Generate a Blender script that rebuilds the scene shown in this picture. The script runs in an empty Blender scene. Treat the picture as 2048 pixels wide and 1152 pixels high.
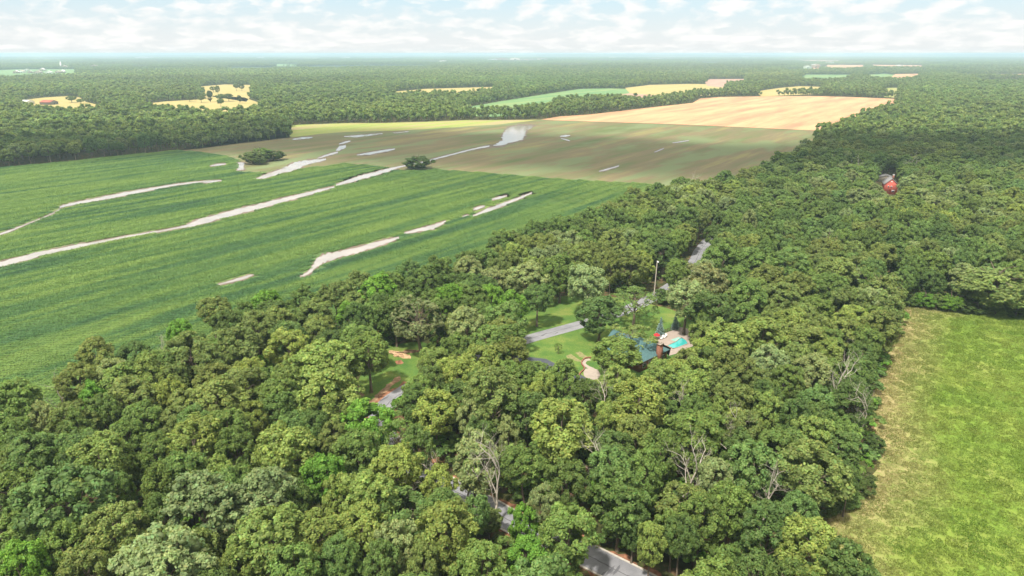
import bpy, math, random
import numpy as np
from mathutils import Vector

# ------------------------------------------------------------------ camera, sky, sun
SC = bpy.context.scene
CAM_H, FPX = 85.0, 1365.0
PITCH = math.atan((576 - 107) / FPX)
cam_data = bpy.data.cameras.new("camera")
cam = bpy.data.objects.new("camera", cam_data)
SC.collection.objects.link(cam)
cam_data.sensor_width = 36.0
cam_data.lens = 36.0 * FPX / 2048.0
cam_data.clip_start = 1.0
cam_data.clip_end = 200000.0
cam.location = (0, 0, CAM_H)
cam.rotation_euler = (math.radians(90) - PITCH, 0, 0)
SC.camera = cam

SUN_EL = math.radians(60)
SUN_AZ = math.radians(-148)          # clockwise from +Y (view direction): behind the camera, to the left
SUN_DIR = Vector((math.cos(SUN_EL) * math.sin(SUN_AZ), math.cos(SUN_EL) * math.cos(SUN_AZ), math.sin(SUN_EL)))
sun_data = bpy.data.lights.new("sun", 'SUN')
sun_data.energy = 4.0
sun_data.angle = math.radians(4.0)
sun_data.color = (1.0, 0.955, 0.86)
sun = bpy.data.objects.new("sun", sun_data)
SC.collection.objects.link(sun)
sun.rotation_euler = SUN_DIR.to_track_quat('Z', 'Y').to_euler()
sun.location = (0, 0, 500)

SC.view_settings.view_transform = 'Standard'
SC.view_settings.look = 'None'
SC.view_settings.exposure = 0.66
SC.view_settings.gamma = 1.0
SC.view_settings.use_curve_mapping = False
SC.render.engine = 'CYCLES'
SC.cycles.use_denoising = True
SC.cycles.denoiser = 'OPENIMAGEDENOISE'
SC.cycles.denoising_input_passes = 'RGB_ALBEDO_NORMAL'
SC.cycles.denoising_prefilter = 'ACCURATE'
SC.cycles.max_bounces = 6
SC.cycles.diffuse_bounces = 4
SC.cycles.transmission_bounces = 4
SC.cycles.transparent_max_bounces = 8
SC.cycles.volume_bounces = 1
SC.cycles.caustics_reflective = False
SC.cycles.caustics_refractive = False
SC.render.use_persistent_data = False

world = bpy.data.worlds.new("World")
SC.world = world
world.use_nodes = True


class NT:
    """tiny node helper"""
    def __init__(self, tree):
        self.t = tree
        for n in list(tree.nodes):
            tree.nodes.remove(n)

    def n(self, kind, **kw):
        nd = self.t.nodes.new(kind)
        for k, v in kw.items():
            if k.startswith('i_'):
                key = k[2:]
                key = int(key) if key.isdigit() else key.replace('_', ' ')
                s = nd.inputs[key]
                if hasattr(v, 'is_output'):
                    self.t.links.new(v, s)
                else:
                    s.default_value = v
            else:
                setattr(nd, k, v)
        return nd

    def link(self, a, b):
        self.t.links.new(a, b)

    def math(self, op, a, b=0.0, c=0.0, clamp=False):
        nd = self.t.nodes.new('ShaderNodeMath')
        nd.operation = op
        nd.use_clamp = clamp
        for i, v in enumerate((a, b, c)):
            if hasattr(v, 'is_output'):
                self.t.links.new(v, nd.inputs[i])
            else:
                nd.inputs[i].default_value = v
        return nd.outputs[0]

    def mix(self, fac, a, b, mode='MIX'):
        nd = self.t.nodes.new('ShaderNodeMix')
        nd.data_type = 'RGBA'
        nd.blend_type = mode
        for k, v in ((0, fac), (6, a), (7, b)):
            s = nd.inputs[k]
            if hasattr(v, 'is_output'):
                self.t.links.new(v, s)
            else:
                if k and len(v) == 3:
                    v = (*v, 1)
                s.default_value = v
        return nd.outputs[2]

    def ramp(self, fac, stops, interp='LINEAR'):
        nd = self.t.nodes.new('ShaderNodeValToRGB')
        cr = nd.color_ramp
        cr.interpolation = interp
        while len(cr.elements) < len(stops):
            cr.elements.new(0.5)
        for e, (p, c) in zip(cr.elements, stops):
            e.position = p
            e.color = (c, c, c, 1) if isinstance(c, (int, float)) else (*c, 1)
        self.t.links.new(fac, nd.inputs[0])
        return nd.outputs[0]

    def noise(self, vec, scale, detail=4, rough=0.55, dim='3D'):
        nd = self.t.nodes.new('ShaderNodeTexNoise')
        nd.noise_dimensions = dim
        if vec is not None:
            self.t.links.new(vec, nd.inputs['Vector'])
        nd.inputs['Scale'].default_value = scale
        nd.inputs['Detail'].default_value = detail
        nd.inputs['Roughness'].default_value = rough
        return nd.outputs[0]

    def vec(self, x, y, z):
        nd = self.t.nodes.new('ShaderNodeCombineXYZ')
        for s, v in zip(nd.inputs, (x, y, z)):
            if hasattr(v, 'is_output'):
                self.t.links.new(v, s)
            else:
                s.default_value = v
        return nd.outputs[0]


# world: physical sky with broken fair-weather cloud over it
w = NT(world.node_tree)
sky = w.n('ShaderNodeTexSky', sky_type='NISHITA')
sky.sun_disc = False
sky.sun_elevation = SUN_EL
sky.sun_rotation = SUN_AZ
sky.altitude = 300
sky.air_density = 1.0
sky.dust_density = 0.6
sky.ozone_density = 1.2
tc = w.n('ShaderNodeTexCoord')
sep = w.n('ShaderNodeSeparateXYZ', i_0=tc.outputs['Generated'])
az = w.math('ARCTAN2', sep.outputs[0], sep.outputs[1])
el = w.math('MAXIMUM', w.math('ARCSINE', sep.outputs[2]), 0.0)
el2 = w.math('POWER', el, 0.62)
warp = w.noise(w.vec(w.math('MULTIPLY', az, 22), w.math('MULTIPLY', el, 75), 4.0), 1.0, 4, 0.6)
cu = w.noise(w.vec(w.math('ADD', w.math('MULTIPLY', az, 27.0), w.math('MULTIPLY', warp, 0.9)), w.math('ADD', w.math('MULTIPLY', el2, 36.0), w.math('MULTIPLY', warp, 1.0)), 1.7), 1.0, 5, 0.5)
cu_fac = w.ramp(cu, [(0.44, 0.0), (0.53, 0.5), (0.62, 0.95)])
veil = w.ramp(w.noise(w.vec(w.math('MULTIPLY', az, 3.2), w.math('MULTIPLY', el, 22.0), 8.0), 1.0, 4, 0.5), [(0.35, 0.0), (0.7, 0.6)])
low = w.ramp(el, [(0.0, 1.0), (0.02, 0.85), (0.07, 0.15), (0.25, 0.1), (0.6, 1.0)])
base = w.mix(w.math('MAXIMUM', low, w.math('MULTIPLY', veil, 0.55)), w.mix(0.8, sky.outputs[0], (2.85, 4.0, 4.6)), (4.55, 4.62, 4.6))
cloudcol = w.ramp(w.noise(w.vec(w.math('MULTIPLY', az, 40), w.math('MULTIPLY', el, 120), 2.0), 1.0, 3), [(0.3, (0.86, 0.88, 0.90)), (0.6, (1, 0.985, 0.97))])
cloud5 = w.mix(1.0, cloudcol, (5.6, 5.55, 5.45), 'MULTIPLY')
skycol = w.mix(w.math('MULTIPLY', cu_fac, 0.92), base, cloud5)
high = w.ramp(el, [(0.10, (1.13, 1.13, 1.13)), (0.55, (1.75, 1.66, 1.5))])   # upper sky, out of view, brightened to add soft fill light
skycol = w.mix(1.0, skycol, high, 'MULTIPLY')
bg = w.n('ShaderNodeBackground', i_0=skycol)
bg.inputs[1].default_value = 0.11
wo = w.n('ShaderNodeOutputWorld')
w.link(bg.outputs[0], wo.inputs[0])

# ------------------------------------------------------------------ photo geometry -> ground
CP, SP = math.cos(PITCH), math.sin(PITCH)


def P(px, py, z=0.0):
    x = (px - 1024) / FPX
    y = (576 - py) / FPX
    dy = CP + y * SP
    dz = -SP + y * CP
    t = (z - CAM_H) / dz
    return (x * t, dy * t)


def Q(X, Y, Z):
    z = Z - CAM_H
    d = Y * CP - z * SP
    u = Y * SP + z * CP
    return (1024 + FPX * X / d, 576 - FPX * u / d, d)


def PL(pts, z=0.0):
    return np.array([P(x, y, z) for x, y in pts])


def inside(poly, x, y):
    """vectorised point in polygon (only the points within its bounds are tested)"""
    poly = np.asarray(poly, float)
    x, y = np.broadcast_arrays(np.asarray(x, float), np.asarray(y, float))
    lo, hi = poly.min(0), poly.max(0)
    m = (x >= lo[0]) & (x <= hi[0]) & (y >= lo[1]) & (y <= hi[1])
    out = np.zeros(x.shape, bool)
    if not m.any():
        return out
    X, Y = x[m], y[m]
    r = np.zeros(X.shape, bool)
    pj = np.roll(poly, 1, axis=0)
    for (xi, yi), (xj, yj) in zip(poly, pj):
        if yi == yj:
            continue
        r ^= ((yi > Y) != (yj > Y)) & (X < (xj - xi) * (Y - yi) / (yj - yi) + xi)
    out[m] = r
    return out


def seg_dist(line, x, y):
    best = np.full(np.shape(x), 1e9)
    for (ax, ay), (bx, by) in zip(line[:-1], line[1:]):
        dx, dy = bx - ax, by - ay
        L = dx * dx + dy * dy + 1e-9
        t = np.clip(((x - ax) * dx + (y - ay) * dy) / L, 0, 1)
        best = np.minimum(best, np.hypot(x - ax - t * dx, y - ay - t * dy))
    return best


def catmull(pts, n=8):
    pts = [np.array(p, float) for p in pts]
    pts = [2 * pts[0] - pts[1]] + pts + [2 * pts[-1] - pts[-2]]
    out = []
    for i in range(1, len(pts) - 2):
        p0, p1, p2, p3 = pts[i - 1:i + 3]
        for k in range(n):
            t = k / n
            out.append(0.5 * ((2 * p1) + (-p0 + p2) * t + (2 * p0 - 5 * p1 + 4 * p2 - p3) * t * t + (-p0 + 3 * p1 - 3 * p2 + p3) * t ** 3))
    out.append(pts[-2])
    return np.array(out)


# ------------------------------------------------------------------ mesh helpers
COL = SC.collection


class Acc:
    def __init__(self):
        self.v, self.f, self.m, self.c = [], [], [], []
        self.n = 0

    def add(self, verts, faces, mat=0, col=None):
        verts = np.asarray(verts, float)
        k = len(verts)
        self.v.append(verts)
        self.f.append((np.asarray(faces, int) + self.n))
        self.m.append(np.full(len(faces), mat))
        if col is None:
            col = np.ones((k, 3))
        self.c.append(np.broadcast_to(np.asarray(col, float), (k, 3)))
        self.n += k

    def mesh(self, name, mats, smooth=False, color=True):
        me = bpy.data.meshes.new(name)
        V = np.concatenate(self.v)
        me.vertices.add(len(V))
        me.vertices.foreach_set('co', V.astype(np.float32).ravel())
        starts, idx, mi = [], [], []
        s = 0
        for F, M in zip(self.f, self.m):
            k = F.shape[1]
            starts.append(s + np.arange(len(F)) * k)
            s += len(F) * k
            idx.append(F.ravel())
            mi.append(M)
        starts = np.concatenate(starts)
        idx = np.concatenate(idx)
        me.loops.add(len(idx))
        me.loops.foreach_set('vertex_index', idx.astype(np.int32))
        me.polygons.add(len(starts))
        me.polygons.foreach_set('loop_start', starts.astype(np.int32))
        me.polygons.foreach_set('material_index', np.concatenate(mi).astype(np.int32))
        if smooth:
            me.polygons.foreach_set('use_smooth', np.ones(len(starts), bool))
        if color:
            a = me.attributes.new('tint', 'FLOAT_VECTOR', 'POINT')
            a.data.foreach_set('vector', np.concatenate(self.c).astype(np.float32).ravel())
        for m in mats:
            me.materials.append(m)
        me.update(calc_edges=True)
        me.validate()
        return me


def quads_from(centres, normals, size, rng, aspect=1.35):
    """leaf shaped quads; returns verts, faces"""
    n = len(centres)
    nrm = normals / (np.linalg.norm(normals, axis=1, keepdims=True) + 1e-9)
    r = rng.normal(size=(n, 3))
    t = np.cross(nrm, r)
    t /= np.linalg.norm(t, axis=1, keepdims=True) + 1e-9
    b = np.cross(nrm, t)
    s = np.asarray(size).reshape(-1, 1)
    v = np.empty((n, 4, 3))
    v[:, 0] = centres - t * s * aspect
    v[:, 1] = centres + b * s * 0.8 + nrm * s * 0.18
    v[:, 2] = centres + t * s * aspect
    v[:, 3] = centres - b * s * 0.8 + nrm * s * 0.18
    f = np.arange(n * 4).reshape(n, 4)
    return v.reshape(-1, 3), f


def ico_unit(sub):
    import bmesh
    bm = bmesh.new()
    bmesh.ops.create_icosphere(bm, subdivisions=sub, radius=1.0)
    v = np.array([x.co[:] for x in bm.verts])
    f = np.array([[q.index for q in p.verts] for p in bm.faces])
    bm.free()
    return v, f


ICO1 = ico_unit(1)
ICO2 = ico_unit(2)


def tube(acc, pts, radii, seg=6, mat=0, col=None, cap=True):
    pts = np.asarray(pts, float)
    n = len(pts)
    d = np.gradient(pts, axis=0)
    d /= np.linalg.norm(d, axis=1, keepdims=True) + 1e-9
    ref = np.array([1.0, 0.13, 0.07])
    if abs(np.dot(d[0], ref)) > 0.9:
        ref = np.array([0.0, 1.0, 0.2])
    u = np.cross(d, ref)
    u /= np.linalg.norm(u, axis=1, keepdims=True) + 1e-9
    wv = np.cross(d, u)
    a = np.linspace(0, 2 * math.pi, seg, endpoint=False)
    V = pts[:, None, :] + np.asarray(radii)[:, None, None] * (np.cos(a)[None, :, None] * u[:, None, :] + np.sin(a)[None, :, None] * wv[:, None, :])
    i = np.arange(n - 1)[:, None] * seg
    k = np.arange(seg)[None, :]
    k2 = (k + 1) % seg
    F = np.stack([i + k, i + k2, i + seg + k2, i + seg + k], -1).reshape(-1, 4)
    acc.add(V.reshape(-1, 3), F, mat, col)
    if cap:
        for e, c in ((0, pts[0]), (n - 1, pts[-1])):
            vv = np.vstack([V[e], c[None]])
            kk = np.arange(seg)
            acc.add(vv, np.stack([kk, (kk + 1) % seg, np.full(seg, seg)], -1), mat, col)


def box(acc, lo, hi, mat=0, M=None, col=None):
    x0, y0, z0 = lo
    x1, y1, z1 = hi
    v = np.array([[x0, y0, z0], [x1, y0, z0], [x1, y1, z0], [x0, y1, z0], [x0, y0, z1], [x1, y0, z1], [x1, y1, z1], [x0, y1, z1]], float)
    if M is not None:
        v = v @ M[0].T + M[1]
    f = [[0, 3, 2, 1], [4, 5, 6, 7], [0, 1, 5, 4], [1, 2, 6, 5], [2, 3, 7, 6], [3, 0, 4, 7]]
    acc.add(v, f, mat, col)


def link(name, me, parent=None, loc=(0, 0, 0), rot=0.0, **props):
    o = bpy.data.objects.new(name, me)
    COL.objects.link(o)
    if parent is not None:
        o.parent = parent
    o.location = loc
    o.rotation_euler = (0, 0, rot)
    for k, v in props.items():
        o[k] = v
    return o


def thing(name, label, category, loc=(0, 0, 0), rot=0.0, group=None):
    o = bpy.data.objects.new(name, None)
    COL.objects.link(o)
    o.empty_display_size = 0.5
    o.location = loc
    o.rotation_euler = (0, 0, rot)
    o['label'] = label
    o['category'] = category
    if group:
        o['group'] = group
    return o


# ------------------------------------------------------------------ materials
def material(name):
    m = bpy.data.materials.new(name)
    m.use_nodes = True
    return m, NT(m.node_tree)


def finish(t, color, rough=0.9, spec=0.25, bump=None, bump_strength=0.4, bump_dist=0.3, metallic=0.0, extra=None):
    b = t.n('ShaderNodeBsdfPrincipled')
    if hasattr(color, 'is_output'):
        t.link(color, b.inputs['Base Color'])
    else:
        b.inputs['Base Color'].default_value = (*color, 1)
    if hasattr(rough, 'is_output'):
        t.link(rough, b.inputs['Roughness'])
    else:
        b.inputs['Roughness'].default_value = rough
    b.inputs['Specular IOR Level'].default_value = spec
    b.inputs['Metallic'].default_value = metallic
    if bump is not None:
        bp = t.n('ShaderNodeBump', i_Height=bump)
        bp.inputs['Strength'].default_value = bump_strength
        bp.inputs['Distance'].default_value = bump_dist
        t.link(bp.outputs[0], b.inputs['Normal'])
    o = t.n('ShaderNodeOutputMaterial')
    t.link(b.outputs[0], o.inputs[0])
    return b


def plain(name, color, rough=0.7, spec=0.3, var=0.15, scale=2.0, metallic=0.0):
    m, t = material(name)
    pos = t.n('ShaderNodeTexCoord').outputs['Object']
    nz = t.noise(pos, scale, 5)
    c = t.mix(t.ramp(nz, [(0.3, 0.0), (0.7, 1.0)]), tuple(x * (1 - var) for x in color), tuple(min(1, x * (1 + var)) for x in color))
    finish(t, c, rough, spec, bump=nz, bump_strength=0.15, bump_dist=0.05, metallic=metallic)
    return m


def leaf_material(name, trans=0.28, rough=0.55):
    m, t = material(name)
    inst = t.n('ShaderNodeAttribute', attribute_type='INSTANCER', attribute_name='leaf_tint').outputs['Color']
    msh = t.n('ShaderNodeAttribute', attribute_type='GEOMETRY', attribute_name='tint').outputs['Color']
    c = t.mix(1.0, inst, msh, 'MULTIPLY')
    b = t.n('ShaderNodeBsdfPrincipled')
    t.link(c, b.inputs['Base Color'])
    b.inputs['Roughness'].default_value = rough
    b.inputs['Specular IOR Level'].default_value = 0.22
    tr = t.n('ShaderNodeBsdfTranslucent')
    t.link(t.mix(1.0, c, (1.25, 1.15, 0.5), 'MULTIPLY'), tr.inputs[0])
    mx = t.n('ShaderNodeMixShader')
    mx.inputs[0].default_value = trans
    t.link(b.outputs[0], mx.inputs[1])
    t.link(tr.outputs[0], mx.inputs[2])
    o = t.n('ShaderNodeOutputMaterial')
    t.link(mx.outputs[0], o.inputs[0])
    return m


M_LEAF = leaf_material("foliage", 0.36)
M_BARK = plain("bark", (0.16, 0.125, 0.09), 0.95, 0.1, 0.3, 3.0)
M_DEAD = plain("bleached_wood", (0.42, 0.37, 0.31), 0.85, 0.15, 0.25, 3.0)

# crop row direction on the ground
_a, _b = P(0, 599), P(342, 517)
ROW = math.atan2(_b[1] - _a[1], _b[0] - _a[0])


def row_coords(t, sx, sy):
    """world position turned so that x runs along the crop rows"""
    pos = t.n('ShaderNodeNewGeometry').outputs['Position']
    mp = t.n('ShaderNodeMapping')
    mp.vector_type = 'POINT'
    t.link(pos, mp.inputs[0])
    mp.inputs['Rotation'].default_value = (0, 0, -ROW)
    sc = t.n('ShaderNodeVectorMath', operation='MULTIPLY')
    t.link(mp.outputs[0], sc.inputs[0])
    sc.inputs[1].default_value = (sx, sy, 0.0)
    return sc.outputs[0]


def crop_colour(t):
    n1 = t.noise(row_coords(t, 1 / 130, 1 / 9), 1.0, 5, 0.6)
    n2 = t.noise(row_coords(t, 1 / 12, 1 / 2.2), 1.0, 3, 0.6)
    n3 = t.noise(row_coords(t, 1 / 300, 1 / 60), 1.0, 2, 0.5)
    s = t.math('ADD', t.math('MULTIPLY', n1, 0.66), t.math('ADD', t.math('MULTIPLY', n2, 0.10), t.math('MULTIPLY', n3, 0.30)))
    return t.ramp(s, [(0.40, (0.054, 0.132, 0.056)), (0.47, (0.092, 0.195, 0.062)), (0.53, (0.148, 0.255, 0.062)), (0.61, (0.215, 0.32, 0.075))]), s


def crop_materials():
    m, t = material("crop_leaf")
    c, _ = crop_colour(t)
    b = t.n('ShaderNodeBsdfPrincipled')
    t.link(c, b.inputs['Base Color'])
    b.inputs['Roughness'].default_value = 0.6
    b.inputs['Specular IOR Level'].default_value = 0.2
    tr = t.n('ShaderNodeBsdfTranslucent')
    t.link(c, tr.inputs[0])
    mx = t.n('ShaderNodeMixShader')
    mx.inputs[0].default_value = 0.25
    t.link(b.outputs[0], mx.inputs[1])
    t.link(tr.outputs[0], mx.inputs[2])
    o = t.n('ShaderNodeOutputMaterial')
    t.link(mx.outputs[0], o.inputs[0])
    g, t = material("crop_soil")
    c, s = crop_colour(t)
    n = t.noise(row_coords(t, 1 / 3, 1 / 1.0), 1.0, 4, 0.6)
    finish(t, t.mix(t.ramp(n, [(0.35, 0.0), (0.6, 0.75)]), (0.06, 0.07, 0.03), c), 0.95, 0.1, bump=n, bump_strength=0.6, bump_dist=0.5)
    return m, g


M_CROP_LEAF, M_CROP_SOIL = crop_materials()


def field_material(name, stops, wide=1 / 220, across=1 / 26, fine=0.25, contrast=0.5, extra=None):
    m, t = material(name)
    n1 = t.noise(row_coords(t, wide, across), 1.0, 5, 0.58)
    n2 = t.noise(row_coords(t, 1 / 40, 1 / 3.0), 1.0, 4, 0.6)
    s = t.math('ADD', t.math('MULTIPLY', n1, 1 - fine), t.math('MULTIPLY', n2, fine))
    c = t.ramp(s, stops)
    if extra:
        k = t.ramp(t.noise(row_coords(t, 1 / 160, 1 / 50), 1.3, 4, 0.6), [(0.50, 0.0), (0.60, 1.0)])
        c = t.mix(k, c, extra)
    finish(t, c, 0.95, 0.08, bump=n2, bump_strength=0.3, bump_dist=0.4)
    return m


M_SPARSE = field_material("sparse_crop_field", [(0.38, (0.10, 0.135, 0.048)), (0.46, (0.14, 0.138, 0.062)), (0.54, (0.172, 0.137, 0.076)), (0.64, (0.225, 0.21, 0.08))], extra=(0.155, 0.185, 0.085))
M_TAN = field_material("tan_stubble", [(0.38, (0.36, 0.20, 0.12)), (0.48, (0.46, 0.265, 0.148)), (0.60, (0.55, 0.34, 0.185))])
M_PASTURE = field_material("dry_pasture", [(0.34, (0.30, 0.27, 0.10)), (0.5, (0.38, 0.31, 0.12)), (0.66, (0.43, 0.32, 0.15))])
M_BRIGHT = field_material("bright_verge_grass", [(0.38, (0.21, 0.28, 0.065)), (0.48, (0.29, 0.31, 0.09)), (0.58, (0.33, 0.27, 0.14))])
M_GREENF = field_material("young_crop_field", [(0.34, (0.10, 0.20, 0.08)), (0.5, (0.15, 0.25, 0.10)), (0.66, (0.25, 0.29, 0.11))])
M_PINK = field_material("ploughed_pink_field", [(0.34, (0.30, 0.18, 0.14)), (0.6, (0.42, 0.27, 0.20))])


def ground_material():
    m, t = material("forest_floor")
    pos = t.n('ShaderNodeNewGeometry').outputs['Position']
    n1 = t.noise(pos, 0.35, 6, 0.6)
    n2 = t.noise(pos, 0.004, 5, 0.6)
    near = t.ramp(n1, [(0.35, (0.045, 0.045, 0.018)), (0.5, (0.06, 0.07, 0.022)), (0.62, (0.15, 0.085, 0.05)), (0.75, (0.08, 0.11, 0.03))])
    far = t.ramp(n2, [(0.35, (0.03, 0.055, 0.025)), (0.55, (0.045, 0.07, 0.03)), (0.70, (0.07, 0.095, 0.04))])
    sepn = t.n('ShaderNodeSeparateXYZ', i_0=pos)
    k = t.ramp(t.math('DIVIDE', sepn.outputs[1], 3000.0), [(0.3, 0.0), (0.9, 1.0)])
    finish(t, t.mix(k, near, far), 0.95, 0.08, bump=n1, bump_strength=0.5, bump_dist=0.3)
    return m


def meadow_material():
    m, t = material("meadow_turf")
    pos = t.n('ShaderNodeNewGeometry').outputs['Position']
    n1 = t.noise(pos, 0.055, 5, 0.58)
    n2 = t.noise(pos, 0.9, 5, 0.7)
    s = t.math('ADD', t.math('MULTIPLY', n1, 0.72), t.math('MULTIPLY', n2, 0.28))
    c = t.ramp(s, [(0.34, (0.118, 0.195, 0.030)), (0.48, (0.150, 0.228, 0.034)), (0.60, (0.190, 0.240, 0.046)), (0.74, (0.28, 0.27, 0.11))])
    straw = t.n('ShaderNodeAttribute', attribute_type='GEOMETRY', attribute_name='straw').outputs['Fac']
    k = t.math('MULTIPLY', straw, t.ramp(t.math('ADD', t.math('MULTIPLY', n2, 0.6), t.math('MULTIPLY', n1, 0.4)), [(0.36, 0.15), (0.56, 1.0)]))
    c = t.mix(k, c, (0.37, 0.29, 0.15))
    finish(t, c, 0.95, 0.08, bump=n2, bump_strength=0.4, bump_dist=0.3)
    return m


def lawn_material():
    m, t = material("lawn_turf")
    pos = t.n('ShaderNodeNewGeometry').outputs['Position']
    n1 = t.noise(pos, 0.12, 5, 0.6)
    n2 = t.noise(pos, 2.2, 4, 0.65)
    s = t.math('ADD', t.math('MULTIPLY', n1, 0.65), t.math('MULTIPLY', n2, 0.35))
    c = t.ramp(s, [(0.36, (0.055, 0.125, 0.03)), (0.50, (0.10, 0.17, 0.035)), (0.60, (0.17, 0.21, 0.05)), (0.72, (0.27, 0.21, 0.10))])
    finish(t, c, 0.95, 0.08, bump=n2, bump_strength=0.5, bump_dist=0.2)
    return m


def water_material(name, col, rough=0.12):
    m, t = material(name)
    pos = t.n('ShaderNodeNewGeometry').outputs['Position']
    n = t.noise(pos, 0.6, 3, 0.5)
    c = t.mix(t.ramp(t.noise(pos, 0.08, 4), [(0.4, 0.0), (0.65, 1.0)]), col, tuple(x * 0.8 for x in col))
    finish(t, c, rough, 0.5, bump=n, bump_strength=0.03, bump_dist=0.2)
    return m


M_GROUND, M_MEADOW, M_LAWN = ground_material(), meadow_material(), lawn_material()
M_WATER = water_material("muddy_water", (0.33, 0.29, 0.26))
M_MUD = plain("wet_mud", (0.14, 0.105, 0.075), 0.85, 0.3, 0.35, 0.12)
M_CLAY = plain("red_clay", (0.25, 0.12, 0.07), 0.95, 0.1, 0.55, 0.9)
M_CONC = plain("pale_concrete", (0.34, 0.285, 0.24), 0.9, 0.2, 0.1, 0.8)
M_KERB = plain("kerb_concrete", (0.48, 0.44, 0.38), 0.9, 0.2, 0.2, 1.2)
M_DRIVE = plain("dark_asphalt", (0.065, 0.07, 0.085), 0.85, 0.3, 0.15, 1.0)


def road_material():
    m, t = material("grey_asphalt")
    uv = t.n('ShaderNodeUVMap', uv_map='uv').outputs[0]
    s = t.n('ShaderNodeSeparateXYZ', i_0=uv)
    pos = t.n('ShaderNodeNewGeometry').outputs['Position']
    n = t.noise(pos, 6.0, 4, 0.7)
    big = t.noise(pos, 0.25, 4, 0.6)
    c = t.mix(t.ramp(big, [(0.35, 0.0), (0.65, 1.0)]), (0.20, 0.20, 0.215), (0.28, 0.275, 0.29))
    c = t.mix(t.ramp(n, [(0.4, 0.0), (0.7, 0.35)]), c, (0.12, 0.12, 0.13))
    wob = t.math('MULTIPLY', t.math('SUBTRACT', t.noise(pos, 0.5, 3), 0.5), 0.12)
    seam = t.math('ABSOLUTE', t.math('SUBTRACT', t.math('ADD', s.outputs[0], wob), 0.5))
    k = t.ramp(seam, [(0.012, 1.0), (0.022, 0.0)])
    patch = t.ramp(t.noise(row_coords(t, 0.12, 0.6), 1.0, 3), [(0.60, 0.0), (0.64, 0.7)])
    c = t.mix(t.math('MAXIMUM', t.math('MULTIPLY', k, 0.8), patch), c, (0.075, 0.075, 0.085))
    finish(t, c, 0.85, 0.3, bump=n, bump_strength=0.2, bump_dist=0.02)
    return m


M_ROAD = road_material()


# ------------------------------------------------------------------ flat sheets
def tri_poly(pts2, z):
    """triangulated (ear-clipped by bmesh) sheet of a ground outline"""
    import bmesh
    bm = bmesh.new()
    vs = [bm.verts.new((x, y, z)) for x, y in pts2]
    f = bm.faces.new(vs)
    if f.normal.z < 0 or sum((pts2[i - 1][0] * pts2[i][1] - pts2[i][0] * pts2[i - 1][1]) for i in range(len(pts2))) < 0:
        f.normal_flip()
    bmesh.ops.triangulate(bm, faces=[f])
    me = bpy.data.meshes.new("sheet")
    bm.to_mesh(me)
    bm.free()
    return me


def sheet(name, pts2, z, mat, **props):
    me = tri_poly(pts2, z)
    me.materials.append(mat)
    props.setdefault('kind', 'structure')
    return link(name, me, **props)


def rough_outline(pts2, amp, rng, step=None):
    """wobble an outline with small bays so that it reads as natural"""
    out = []
    n = len(pts2)
    for i in range(n):
        a = np.array(pts2[i])
        b = np.array(pts2[(i + 1) % n])
        L = np.linalg.norm(b - a)
        st = step or amp * 1.2
        k = max(1, min(60, int(L / st)))
        nrm = np.array([-(b - a)[1], (b - a)[0]]) / (L + 1e-9)
        for j in range(k):
            t = j / k
            am = 0 if j == 0 else amp
            out.append(a + (b - a) * t + nrm * rng.normal() * am * 0.5)
    return np.array(out)


# ------------------------------------------------------------------ outlines (traced on the photo, set on the ground)
F_EDGE = [(-260, 870), (-100, 815), (0, 780), (60, 768), (110, 742), (180, 700), (260, 676), (340, 645), (420, 605), (560, 580), (640, 562), (735, 535),
          (800, 512), (880, 500), (960, 468), (1060, 443), (1130, 424), (1200, 398), (1232, 378), (1310, 368), (1340, 348), (1430, 352), (1480, 338), (1540, 312), (1620, 277)]
F_EDGE2 = [(1620, 277), (1660, 248), (1700, 228), (1745, 212), (1790, 202)]
edge_g = [P(x, y, 15.5) for x, y in F_EDGE]
edge2_g = [P(x, y, 15.5) for x, y in F_EDGE2]

CROP = np.array([P(x, y) for x, y in [(-260, 352), (0, 335), (60, 330), (130, 324), (240, 312), (350, 301), (400, 304), (450, 312), (478, 322), (484, 334), (474, 344), (520, 346), (560, 343), (690, 327), (755, 332), (800, 341), (820, 342), (870, 339), (1000, 349), (1130, 359), (1300, 368)]][::-1] + [(e[0] , e[1]) for e in edge_g[:20]])
# (order: far side right->left, then the wood's edge left->right)
MID = np.array([P(x, y) for x, y in [(350, 302), (400, 297), (470, 288), (580, 275), (584, 250), (640, 248), (700, 246), (760, 246), (860, 243), (930, 240), (1000, 240), (1080, 239), (1100, 241), (1350, 249), (1640, 262)]] + [(e[0], e[1]) for e in edge_g[::-1][0:6]] + [P(1300, 369), P(1130, 359.5), P(1000, 349.5), P(870, 339.5), P(820, 342.5), P(755, 332.5), P(690, 327.5), P(560, 343.5), P(520, 346.5), P(474, 344.5), P(484, 334), P(478, 322), P(450, 312), P(400, 304)])
TAN = np.array([P(x, y) for x, y in [(1082, 239), (1120, 233), (1180, 229), (1240, 222), (1310, 214), (1385, 206), (1400, 197), (1440, 194), (1540, 192.5), (1620, 192), (1700, 194), (1796, 198)]] + [tuple(e) for e in edge2_g[::-1]][:4] + [P(1640, 261.5), P(1350, 248.5), P(1100, 240.5)])
BRIGHT = PL([(582, 275), (584, 250.5), (640, 248.5), (700, 246.5), (760, 246.5), (860, 243.5), (930, 240.5), (1000, 240.5), (1076, 239.5), (1060, 242), (1000, 249), (930, 253), (860, 258), (780, 262), (700, 264), (640, 268)])
PA1 = PL([(288, 213), (292, 207), (330, 203), (400, 199), (425, 196), (405, 180), (400, 173), (450, 169), (503, 170), (500, 182), (488, 195), (525, 208), (500, 216), (440, 224), (370, 218)])
PA2 = PL([(40, 208), (55, 199), (90, 195), (140, 192), (160, 195), (172, 204), (205, 212), (190, 216), (130, 220), (70, 214)])
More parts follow.
